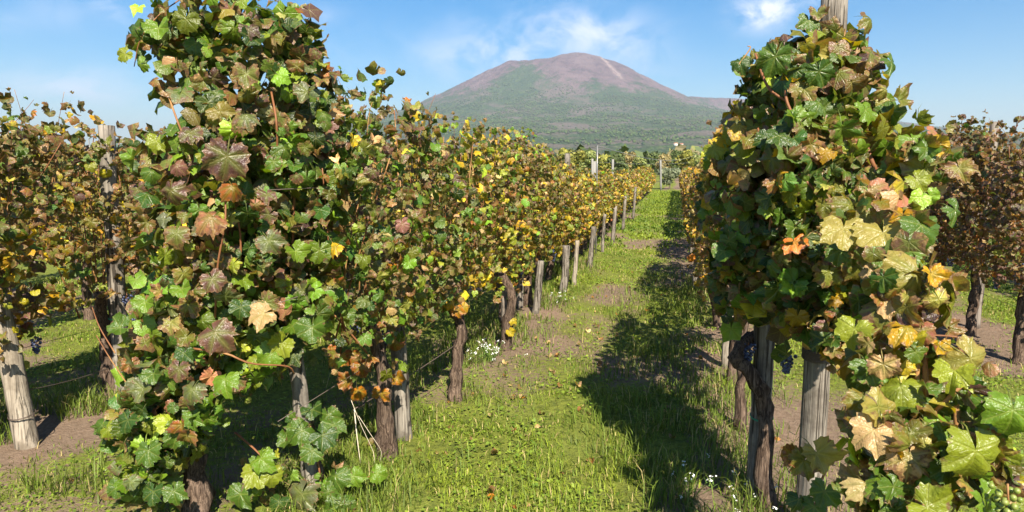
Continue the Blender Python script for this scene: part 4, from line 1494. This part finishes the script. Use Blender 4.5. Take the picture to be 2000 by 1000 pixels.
# taller post heads and the thin steel pole rising out of the left row
for i, (px, py, w, y, mat) in enumerate(((1015, 300, 14, 7.2, POST_GREY), (1107, 300, 11, 10.6, POST_GREY), (1160, 315, 10, 13.2, CONCRETE), (1197, 311, 4.5, 17.5, CONCRETE), (1157, 310, 4.5, 12.0, CONCRETE))):
    d = ray(px, py)
    t = (ROWS['L1'] - .03) / d.x
    p = Vector((d.x * t, d.y * t, CAM_H + d.z * t))
    r = w / 2 * depth_of(p) / FPX
    post(('broad grey post head above the brown leaves of the left row', 'grey post head above low green leaves far along left row', 'pale square post beside the thin steel pole', 'slim white post rising from the far left row', 'small white post tip left of the thin steel pole')[i],
         (p.x, p.y, 0), p, r, r, mat, 90 + i, fine=i < 2, name='wooden_post' if mat is POST_GREY else 'concrete_post', square=mat is CONCRETE, group='post heads above the left row')
d = ray(1167, 285)
t = 13.0 / d.y
pole_top = Vector((d.x * t, d.y * t, CAM_H + d.z * t))
post('thin steel pole standing tallest out of the left row, cable on top', (pole_top.x, pole_top.y, 0), pole_top, .013, .012, STEEL, 99, name='steel_pole', cat='pole', fine=False)
endp = ground_at(1291, 372)
d = ray(1290, 312)
t = endp.y / d.y
post('white concrete post at the end of the grassy lane', (endp.x, endp.y, 0), (d.x * t, d.y * t, CAM_H + d.z * t), .075, .07, CONCRETE, 98, name='concrete_post', square=True, fine=False)


# ------------------------------------------------------------------ wires
def wire(label, pts, r, mat=WIRE, name='trellis_wire', group='trellis wires'):
    v, f = tube_np(pts, r, 5, cap=True)
    tag(obj(name, mesh_np(name, v, f, mat, True)), label, 'wire', group)


def sag(a, b, s, n=14):
    a, b = np.asarray(a, float), np.asarray(b, float)
    t = np.linspace(0, 1, n)[:, None]
    p = a + (b - a) * t
    p[:, 2] -= (4 * s * t * (1 - t))[:, 0]
    return p


for row, where, y0, y1 in (('L1', 'row left of the lane', 2.6, 46), ('R1', 'row right of the lane', 3.5, 46), ('L2', 'second row on the left', 3.3, 26), ('R2', 'second row on the right', 3.0, 16)):
    for h, nm in ((.52, 'lowest'), (1.05, 'middle'), (1.55, 'upper')):
        wire(f'{nm} rusty wire strung along the {where}', sag((ROWS[row] + .02, y0, h), (ROWS[row] + .02, y1, h - .1), .05, 20), .0018)
a = ground_at(44, 872) + Vector((.02, 0, .34))
wire('taut wire from the pale log post to the next trunk', sag(a, l2v + Vector((0, .1, .22)), .02), .003)
wire('wire from the second trunk to the third in the left row', sag(at_depth(690, 800, 3.9), at_depth(892, 672, depth_of(v2)), .01), .0035)
far_l = pole_top + Vector((-9, 3, -.02))
wire('white cable sagging left from the thin steel pole', sag(pole_top, at_depth(1045, 306, 24), .06), .006, STEEL, 'cable', None)
wire('white cable sagging right from the thin steel pole', sag(pole_top, at_depth(1362, 300, 40), .33), .008, STEEL, 'cable', None)
wire('faint lower cable across the trees behind the rows', sag(at_depth(1160, 316, 40), at_depth(1345, 318, 46), .1), .008, STEEL, 'cable', None)


# dry stems hanging by the second trunk
def dry_stem(label, rows, dep, r):
    v, f = tube_np(smooth_path(px_path(rows, dep), 14), np.linspace(r, r * .5, 14), 5)
    tag(obj('dry_stem', mesh_np('dry_stem', v, f, DRY, True)), label, 'stem', 'dry stems by the left row')


DRY = simple_mat('bleached_straw', (0.62, 0.55, 0.42), .7, .2, .15, 30)
dry_stem('long bleached stem curving down beside the second trunk', [(686, 782, 0), (705, 830, 0), (728, 880, .02), (732, 905, .02)], 3.75, .0015)
dry_stem('bleached stem arching to the grass in front of second trunk', [(700, 812, 0), (725, 850, 0), (744, 880, .02), (742, 902, .02)], 3.75, .0014)
dry_stem('brown dry stem left of the bleached stems', [(692, 800, 0), (697, 850, 0), (704, 905, .02)], 3.8, .004)


# ------------------------------------------------------------------ grass, weeds, fallen leaves
def scatter(n, x0, x1, y0, y1, rng, power=1.0):
    """points with more of them near the camera"""
    y = y0 + (y1 - y0) * rng.random(n) ** power
    x = x0 + (x1 - x0) * rng.random(n)
    return x, y


def blades_mesh(name, x, y, h, w, lean, col, rng, label):
    n = len(x)
    z = ground_z(x, y) - .005
    a = rng.random(n) * 6.283
    dx, dy = np.cos(a), np.sin(a)
    px, py = -dy, dx
    base = np.stack([x, y, z], 1)
    side = np.stack([px, py, np.zeros(n)], 1) * (w / 2)[:, None]
    ld = np.stack([dx, dy, np.zeros(n)], 1)
    mid = base + ld * (lean * h * .35)[:, None] + np.array([0, 0, 1]) * (h * .6)[:, None]
    tip = base + ld * (lean * h)[:, None] + np.array([0, 0, 1]) * (h * (1 - .35 * lean))[:, None]
    V = np.stack([base - side, base + side, mid + side * .75, mid - side * .75, tip], 1).reshape(-1, 3)
    o = np.arange(n)[:, None] * 5
    quads = o + np.array([[0, 1, 2, 3]])
    tris = o + np.array([[3, 2, 4]])
    cc = np.repeat(np.concatenate([col, np.ones((n, 1))], 1), 5, axis=0)
    me = mesh_np(name, V, [quads, tris], BLADE, False, {'bladecol': cc})
    tag(obj(name, me), label, kind='stuff')


def in_view(x, y, margin=.12):
    cs, sn = math.cos(YAW), math.sin(YAW)
    f = -sn * x + cs * y
    s = cs * x + sn * y
    return (f > 1.5) & (np.abs(s) < f * (.75 + margin) + .6)


def build_grass():
    rng = np.random.default_rng(3)
    # tufts: clumped
    n = 430000
    x, y = scatter(n, -9, 6.5, 2.0, 15, rng, 1.6)
    keep = in_view(x, y)
    x, y = x[keep], y[keep]
    g = lane_green(x, y)
    tuft = fbm(x * 4, y * 4, 91, 3)
    rx = np.array(list(ROWS.values()))
    rowd = np.min(np.abs(x[:, None] - rx), axis=1)
    dens = g ** 1.3 * np.clip((tuft - .30) * 3.2, 0.05, 1)
    keep = rng.random(len(x)) < dens
    x, y, rowd, tuft = x[keep], y[keep], rowd[keep], tuft[keep]
    tall = np.clip(1 - rowd / .8, 0, 1) * .6 + np.clip((tuft - .45) * 3, 0, 1) * .7 + .6 * np.exp(-((x + .3) / .8) ** 2 - ((y - 3.2) / 1.1) ** 2)
    h = (.014 + .055 * tall * rng.random(len(x)) + .02 * rng.random(len(x))) * np.interp(y, [2, 15], [1, 1.1])
    w = (.0030 + .0030 * rng.random(len(x))) * np.interp(y, [2, 6, 15], [1, 1.3, 2.6])
    lean = rng.uniform(.15, 1.0, len(x))
    c1, c2, c3 = np.array([.080, .145, .016]), np.array([.250, .315, .028]), np.array([.44, .36, .15])
    t = np.clip(fbm(x * .9, y * .9, 71, 3) * 1.6 - .3 + rng.normal(0, .22, len(x)), 0, 1)[:, None]
    col = c1 * (1 - t) + c2 * t
    dry = rng.random(len(x)) < .13
    col[dry] = c3
    blades_mesh('grass', x, y, h, w, lean, col, rng, 'short green grass between the vine rows')
    # longer grass at the post feet and in the shade of the right row
    n = 42000
    cx = np.concatenate([rng.normal(-1.72, .28, n // 3), rng.normal(.1, .4, n // 3), rng.normal(-3.8, .55, n // 3)])
    cy = np.concatenate([2.6 + 9 * rng.random(n // 3) ** 1.6, 2.4 + 8 * rng.random(n // 3) ** 1.6, 2.6 + 4.5 * rng.random(n // 3) ** 1.3])
    keep = in_view(cx, cy) & (fbm(cx * 3, cy * 3, 55, 3) > .47)
    cx, cy = cx[keep], cy[keep]
    h = rng.uniform(.05, .19, len(cx)) * np.interp(fbm(cx * 2, cy * 2, 56, 2), [.3, .7], [.6, 1.15])
    col = np.array([.085, .140, .018]) * rng.uniform(.7, 1.7, (len(cx), 1)) * np.array([1.15, 1, 1])
    dry = rng.random(len(cx)) < .10
    col[dry] = np.array([.36, .30, .13])
    blades_mesh('long_grass', cx, cy, h, rng.uniform(.003, .0065, len(cx)) * np.interp(cy, [2, 8], [1, 1.5]), rng.uniform(.2, 1.0, len(cx)), col, rng, 'longer tufts of grass at the feet of posts and vines')
    # far grass of the lane
    n = 60000
    x, y = scatter(n, -8, 4.5, 14, 48, rng, 1.3)
    keep = in_view(x, y) & (rng.random(n) < lane_green(x, y) ** 1.2)
    x, y = x[keep], y[keep]
    t = np.clip(fbm(x * .5, y * .5, 73, 3) * 1.6 - .3 + rng.normal(0, .2, len(x)), 0, 1)[:, None]
    blades_mesh('far_grass', x, y, rng.uniform(.03, .09, len(x)), rng.uniform(.02, .05, len(x)), rng.uniform(.2, .9, len(x)), c1 * (1 - t) + c2 * t, rng, 'green grass farther along the lane')


def build_clover():
    """small round leaflets lying close to the soil"""
    rng = np.random.default_rng(8)
    n = 150000
    x, y = scatter(n, -8.5, 6, 2.2, 13, rng, 1.5)
    g = lane_green(x, y)
    pat = fbm(x * 2.2 + 4, y * 2.2, 121, 3)
    keep = in_view(x, y) & (rng.random(n) < np.clip((pat - .40) * 4, 0, 1) * np.clip(g * 1.6, 0, 1))
    x, y = x[keep], y[keep]
    n = len(x)
    r = rng.uniform(.004, .011, n) * np.interp(y, [2, 12], [1, 1.6])
    z = ground_z(x, y) + rng.uniform(.006, .035, n)
    a = rng.random(n) * 6.283
    tl = rng.normal(0, .35, (n, 2))
    k = np.arange(5) / 5 * 6.283
    ang = a[:, None] + k
    rr = r[:, None] * np.array([1.25, .9, .8, .8, .9])
    vx, vy = np.cos(ang) * rr, np.sin(ang) * rr
    vz = vx * tl[:, :1] + vy * tl[:, 1:]
    V = np.stack([x[:, None] + vx, y[:, None] + vy, z[:, None] + vz], -1).reshape(-1, 3)
    f = np.arange(n * 5).reshape(-1, 5)
    t = rng.random((n, 1))
    col = np.array([.095, .170, .022]) * (1 - t) + np.array([.240, .320, .034]) * t
    cc = np.repeat(np.concatenate([col, np.ones((n, 1))], 1), 5, axis=0)
    tag(obj('clover', mesh_np('clover', V, [f], BLADE, False, {'bladecol': cc})), 'low bright clover leaves on the lane', kind='stuff')


def build_fallen():
    rng = np.random.default_rng(12)
    n = 380
    rows = rng.choice([ROWS['L1'], ROWS['R1'], ROWS['L2'], ROWS['R2'], -.7], n, p=[.3, .25, .15, .1, .2])
    x = rows + rng.normal(0, .45, n)
    y = 2.4 + 11 * rng.random(n) ** 1.5
    root = empty('fallen_leaves', (0, 0, 0))
    leaves = []
    for i in range(n):
        c, wi = pick(dict(brown=3, tan=3, rust=3, orange=1), rng)
        leaves.append((Vector((x[i], y[i], float(ground_z(x[i], y[i])) + .018)), Vector((rng.normal(0, .4), rng.normal(0, .4), 1)), Vector((rng.normal(), rng.normal(), 0)), rng.uniform(.015, .042), c, True))
    o = foliage_stuff('fallen_leaves', root, leaves)
    o.parent = None
    bpy.data.objects.remove(root)
    o.name = 'fallen_leaves'
    tag(o, 'dry brown leaves fallen on the soil under the vines')


build_grass()
build_clover()
build_fallen()


def flower_clump(label, cx, cy, n, spread, seed, height=.14):
    """white flowering weed: thin stalks and leaves as one plant, heads of small white flowers"""
    rng = np.random.default_rng(seed)
    root = empty('white_flower', (cx, cy, float(ground_z(cx, cy))))
    tag(root, label, 'flowers', 'white flowering weeds')
    stems, heads = [], []
    for i in range(n):
        dx, dy = rng.normal(0, spread, 2)
        h = height * rng.uniform(.5, 1.15)
        top = np.array([dx, dy, h])
        stems.append(tube_np(smooth_path([(dx * .3, dy * .3, 0), (dx * .7, dy * .7, h * .6), top], 4), .0016, 3, cap=False))
        for _ in range(7):
            c = top + rng.normal(0, .007, 3)
            k = np.arange(5) / 5 * 6.283 + rng.random() * 6
            nn = rng.normal(0, .4, 2)
            vx, vy = np.cos(k) * .0048, np.sin(k) * .0048
            heads.append((np.stack([c[0] + vx, c[1] + vy, c[2] + vx * nn[0] + vy * nn[1]], 1), [np.arange(5)[None, :]]))
        for _ in range(5):
            s = rng.random()
            c = np.array([dx, dy, h]) * np.array([s, s, s * .85])
            a = rng.random() * 6.28
            d2 = np.array([math.cos(a), math.sin(a), .5]) * .03
            sd = np.array([-math.sin(a), math.cos(a), 0]) * .004
            stems.append((np.array([c - sd, c + sd, c + d2]), [np.array([[0, 1, 2]])]))
    v, f = join_np(stems)
    o = obj('stems', mesh_np('stems', v, f, WEED, False), root)
    o['kind'] = 'stuff'
    v, f = join_np(heads)
    o = obj('blossoms', mesh_np('blossoms', v, f, PETAL, False), root)
    o['kind'] = 'stuff'


WEED = simple_mat('weed_green', (.09, .16, .03), .6, .2, .3, 30)
fl = ground_at(955, 705)
flower_clump('white flowering weed at the foot of the left row stake', fl.x, fl.y, 34, .11, 1, .13)
fl = ground_at(1345, 965)
flower_clump('white flowers in shaded grass left of the elbowed trunk', fl.x, fl.y, 9, .10, 2, .12)
fl = ground_at(1440, 985)
flower_clump('white flowers at the foot of the leaning right post', fl.x, fl.y, 8, .07, 3, .10)
fl = ground_at(1092, 590)
flower_clump('tiny white flowers under the left row beyond the stakes', fl.x, fl.y, 14, .12, 4, .10)


# ------------------------------------------------------------------ trees beyond the vineyard
def tree(label, x, y, h, spread, cols, seed, n=900, leaf=.22, group='trees beyond the vineyard', name='tree', trunk_share=.3, cat='tree'):
    rng = np.random.default_rng(seed)
    root = empty(name, (x, y, 0))
    tag(root, label, cat, group)
    parts = [tube_np(smooth_path([(0, 0, -.2), (rng.normal(0, .1), 0, h * .25), (rng.normal(0, .2), 0, h * .65)], 6), np.linspace(.035 * h, .01 * h, 6), 7, .1, seed)]
    lobes = []
    for i in range(9):
        a = rng.random() * 6.283
        rr = spread * rng.uniform(.1, .62)
        c = np.array([math.cos(a) * rr, math.sin(a) * rr, h * rng.uniform(trunk_share + .08, .82)])
        lobes.append((c, spread * rng.uniform(.32, .55), h * rng.uniform(.12, .22)))
        parts.append(tube_np(smooth_path([(0, 0, h * .25), c * np.array([.5, .5, .8]), c], 5), np.linspace(.014 * h, .005 * h, 5), 5))
    v, f = join_np(parts)
    obj('trunk', mesh_np('trunk', v, f, TREE_BARK, True), root)
    li = rng.integers(0, len(lobes), n)
    dirs = rng.normal(0, 1, (n, 3))
    dirs /= np.linalg.norm(dirs, axis=1, keepdims=True)
    rad = rng.random(n) ** .4
    cen = np.array([lobes[i][0] for i in li])
    ext = np.array([[lobes[i][1], lobes[i][1], lobes[i][2]] for i in li])
    P = cen + dirs * rad[:, None] * ext
    P[:, 2] = np.maximum(P[:, 2], .15)
    nrm = dirs + rng.normal(0, .6, (n, 3))
    nrm /= np.linalg.norm(nrm, axis=1, keepdims=True)
    u = np.cross(nrm, rng.normal(0, 1, (n, 3)))
    u /= np.linalg.norm(u, axis=1, keepdims=True)
    w = np.cross(nrm, u)
    s = (leaf * rng.uniform(.5, 1.2, n))[:, None]
    V = np.stack([P - u * s, P + w * s * .55, P + u * s, P - w * s * .55], 1).reshape(-1, 3)
    lob_tone = rng.uniform(.75, 1.25, len(lobes))
    base = np.array(cols)[rng.integers(0, len(cols), n)] * (lob_tone[li] * rng.uniform(.75, 1.25, n))[:, None]
    cc = np.repeat(np.concatenate([base, np.ones((n, 1))], 1), 4, axis=0)
    me = mesh_np('crown', V, [np.arange(n * 4).reshape(-1, 4)], TREE_LEAF, False, {'bladecol': cc})
    o = obj('crown', me, root)
    o['kind'] = 'stuff'


YG = [(.26, .26, .055), (.31, .29, .06), (.20, .215, .055)]
DG = [(.085, .125, .04), (.12, .155, .05), (.09, .115, .05)]
MG = [(.19, .23, .07), (.15, .19, .06), (.24, .25, .08)]
OL = [(.19, .22, .13), (.14, .17, .10), (.23, .25, .16)]
BR = [(.29, .24, .10), (.23, .20, .09), (.34, .27, .11)]


def tree_px(label, px, top_py, dist, w_px, cols, seed, **kw):
    d = ray(px, top_py)
    t = dist / d.y
    h = CAM_H + d.z * t
    s = depth_of((d.x * t, d.y * t, 0)) / FPX
    tree(label, d.x * t, d.y * t, max(h, 1.5), w_px / 2 * s, cols, seed, **kw)


tree_px('grey green olive tree closing the end of the lane', 1308, 322, 51, 62, OL, 301, n=2600, leaf=.10, name='olive_tree', trunk_share=.12)
tree_px('smaller olive tree half behind the right row end', 1350, 326, 54, 60, OL, 302, n=1600, leaf=.10, name='olive_tree', trunk_share=.12)
names = {id(YG): 'yellow green', id(DG): 'dark green', id(MG): 'mid green', id(BR): 'brownish'}
centre = [(1040, 300, 75, 60, MG), (1075, 296, 80, 60, YG), (1118, 288, 70, 66, YG), (1150, 292, 90, 50, MG), (1182, 290, 82, 56, YG), (1206, 300, 66, 46, DG), (1228, 294, 84, 46, BR), (1252, 296, 78, 44, MG),
          (1276, 290, 92, 40, DG), (1298, 292, 76, 40, BR), (1318, 289, 96, 42, DG), (1340, 291, 82, 40, YG), (1364, 292, 90, 44, MG), (1395, 290, 85, 50, BR), (1005, 304, 90, 60, DG)]
for i, (px, py, dist, w, cols) in enumerate(centre):
    near = ('behind the tip of the left row', 'left of the thin steel pole', 'just left of the thin steel pole', 'right behind the thin steel pole', 'right of the thin steel pole', 'above the far left row', 'above the far left row under the cable',
            'left of the white post at the lane end', 'behind the white post at the lane end', 'right of the white post at the lane end', 'behind the olive tree', 'above the olive tree and under the cable', 'beside the right row above the olives', 'hidden half behind the right row', 'farthest left over the brown left row')[i]
    tree_px(f'{names[id(cols)]} tree {near}', px, py, dist, w, cols, 310 + i, n=2600, leaf=.20)
left = [(30, 268, 60, 120, MG), (120, 276, 66, 90, DG), (165, 282, 58, 70, MG), (280, 272, 62, 60, MG), (322, 258, 70, 60, MG), (360, 262, 64, 60, DG), (640, 285, 70, 120, MG)]
for i, (px, py, dist, w, cols) in enumerate(left):
    near = ('behind the vines at the left edge', 'behind the second left row', 'under the street lamp', 'right of the split grey post', 'beside the white house gable', 'right of the white house gable', 'behind the tall green vine top', 'hidden behind the tall green vine')[i]
    tree_px(f'{names[id(cols)]} tree {near}', px, py, dist, w, cols, 340 + i, n=2600, leaf=.20)
tree_px('pale feathery tree above the purple brown right row', 1915, 236, 48, 60, [(.15, .17, .07), (.12, .14, .06)], 360, n=900, leaf=.16)
tree_px('dark tree behind the purple brown right row', 1990, 292, 60, 90, DG, 361, n=1300)


def far_wood():
    """wooded plain between the trees and the mountain foot, one mass"""
    rng = np.random.default_rng(15)
    n = 3600
    ang = rng.uniform(-R(62), R(40), n)
    dist = 110 * (1300 / 110) ** rng.random(n)
    x, y = np.sin(ang) * dist, np.cos(ang) * dist
    hh = rng.uniform(2.5, 6.0, n) * np.interp(dist, [110, 1300], [.8, 1.6])
    m = 34
    d = rng.normal(0, 1, (n, m, 3))
    d /= np.linalg.norm(d, axis=2, keepdims=True)
    P = np.stack([x, y, hh * .55], 1)[:, None, :] + d * (rng.random((n, m, 1)) ** .4) * np.stack([hh * .7, hh * .7, hh * .5], 1)[:, None, :]
    nrm = d + rng.normal(0, .6, d.shape)
    nrm /= np.linalg.norm(nrm, axis=2, keepdims=True)
    u = np.cross(nrm, rng.normal(0, 1, d.shape))
    u /= np.linalg.norm(u, axis=2, keepdims=True)
    w = np.cross(nrm, u)
    s = (hh * .24)[:, None, None]
    V = np.stack([P - u * s, P + w * s * .6, P + u * s, P - w * s * .6], 2).reshape(-1, 3)
    pal = np.array([(.09, .13, .04), (.11, .145, .045), (.18, .19, .06), (.06, .09, .03), (.16, .14, .07)])
    base = pal[rng.integers(0, len(pal), n)] * rng.uniform(.7, 1.3, (n, 1))
    cc = np.repeat(np.concatenate([base, np.ones((n, 1))], 1), m * 4, axis=0)
    me = mesh_np('far_wood', V, [np.arange(n * m * 4).reshape(-1, 4)], TREE_LEAF, False, {'bladecol': cc})
    tag(obj('far_wood', me), 'woods and orchards on the plain below the volcano', kind='stuff')


far_wood()


# ------------------------------------------------------------------ houses and the street lamp
def box_np(x0, x1, y0, y1, z0, z1):
    v = np.array([(x, y, z) for x in (x0, x1) for y in (y0, y1) for z in (z0, z1)], float)
    return v, [np.array([[0, 1, 3, 2], [4, 6, 7, 5], [0, 4, 5, 1], [2, 3, 7, 6], [0, 2, 6, 4], [1, 5, 7, 3]])]


def house(label, x, y, w, dpt, h, roof_h, rot, z=0):
    root = empty('farmhouse', (x, y, z))
    root.rotation_euler.z = rot
    tag(root, label, 'house')
    v, f = box_np(-w / 2, w / 2, -dpt / 2, dpt / 2, -1, h)
    g = np.array([(-w / 2, -dpt / 2, h), (-w / 2, dpt / 2, h), (-w / 2, 0, h + roof_h), (w / 2, -dpt / 2, h), (w / 2, dpt / 2, h), (w / 2, 0, h + roof_h)], float)
    v, f = join_np([(v, f), (g, [np.array([[0, 2, 1], [3, 4, 5]])])])
    obj('wall', mesh_np('wall', v, f, PLASTER), root)
    e, o = .25, .12
    pts = np.array([(sx * (w / 2 + e), sy * (dpt / 2 + e), h - e * roof_h / (dpt / 2) + .02 + k) for sx in (-1, 1) for sy in (-1, 1) for k in (0, o)] + [(sx * (w / 2 + e), 0, h + roof_h + .02 + k) for sx in (-1, 1) for k in (0, o)])
    F = np.array([[1, 9, 11, 5], [3, 7, 11, 9], [0, 4, 10, 8], [2, 8, 10, 6], [0, 1, 5, 4], [2, 6, 7, 3], [0, 8, 9, 1], [8, 2, 3, 9], [4, 5, 11, 10], [10, 11, 7, 6]])
    obj('roof', mesh_np('roof', pts, [F], ROOF_TILE), root)
    for k in range(3):
        cx = (k - 1) * w * .3
        v, f = box_np(cx - .5, cx + .5, -dpt / 2 - .03, -dpt / 2 + .05, h * .45, h * .8)
        obj('window', mesh_np('window', v, f, GLASS), root)


d = ray(334, 281)
t = 85 / d.y
house('white gabled house peeking between trees left of the tall green vine', d.x * t + 1.2, 85, 7, 5, 3.6, 1.8, R(60))


def on_slope(px, py, d0, d1):
    """distance at which the pixel's ray meets the mountain"""
    deps = bpy.context.evaluated_depsgraph_get()
    o = bpy.data.objects['mountain']
    dr_ = ray(px, py).normalized()
    ok, loc, nrm, _ = o.ray_cast(Vector((0, 0, CAM_H)), dr_)
    return loc if ok else None


for i, (px, py, w, lab) in enumerate(((1320, 284, 7, 'white house on the wooded lower slope right of the steel pole'), (1331, 285, 6, 'smaller white house beside another on the lower slope'))):
    p = on_slope(px, py, 0, 0)
    if p:
        s = p.y / FPX
        house(lab, p.x, p.y, w * s, w * s * .8, 4 * s, 1.5 * s, R(-10), p.z - s * .5)

d = ray(173, 268)
t = 45 / d.y
lx, ly, lz = d.x * t, 45, CAM_H + d.z * t
root = empty('street_lamp', (lx, ly, 0))
tag(root, 'grey street lamp with one arm, left of the split grey post', 'street lamp')
v, f = tube_np([(0, 0, 0), (0, 0, lz - .1)], [.06, .045], 8)
obj('pole', mesh_np('pole', v, f, STEEL, True), root)
v, f = tube_np([(0, 0, lz - .15), (.3, 0, lz + .02), (.55, 0, lz + .06)], [.03, .03, .025], 6)
obj('arm', mesh_np('arm', v, f, STEEL, True), root)
v, f = box_np(.05, .62, -.09, .09, lz + .04, lz + .12)
obj('lamp_head', mesh_np('lamp_head', v, f, STEEL), root)

# ------------------------------------------------------------------ the air
if HAZE_DENSITY > 0:
    m, t, out = new_mat('air')
    pv = t.node('ShaderNodeVolumePrincipled')
    pv.inputs['Color'].default_value = (0.74, 0.87, 1.0, 1)
    pv.inputs['Density'].default_value = HAZE_DENSITY
    pv.inputs['Anisotropy'].default_value = 0.2
    t.l.new(pv.outputs[0], out.inputs['Volume'])
    v, f = box_np(-11000, 11000, -11000, 11000, -30, 800)
    zmax = max(float(vv.co.z) for vv in bpy.data.objects['mountain'].data.vertices)
    v[:, 2] = np.where(v[:, 2] > 0, zmax + 15, -30)
    tag(obj('haze', mesh_np('haze', v, f, m)), 'thin blue haze in the air', kind='stuff')
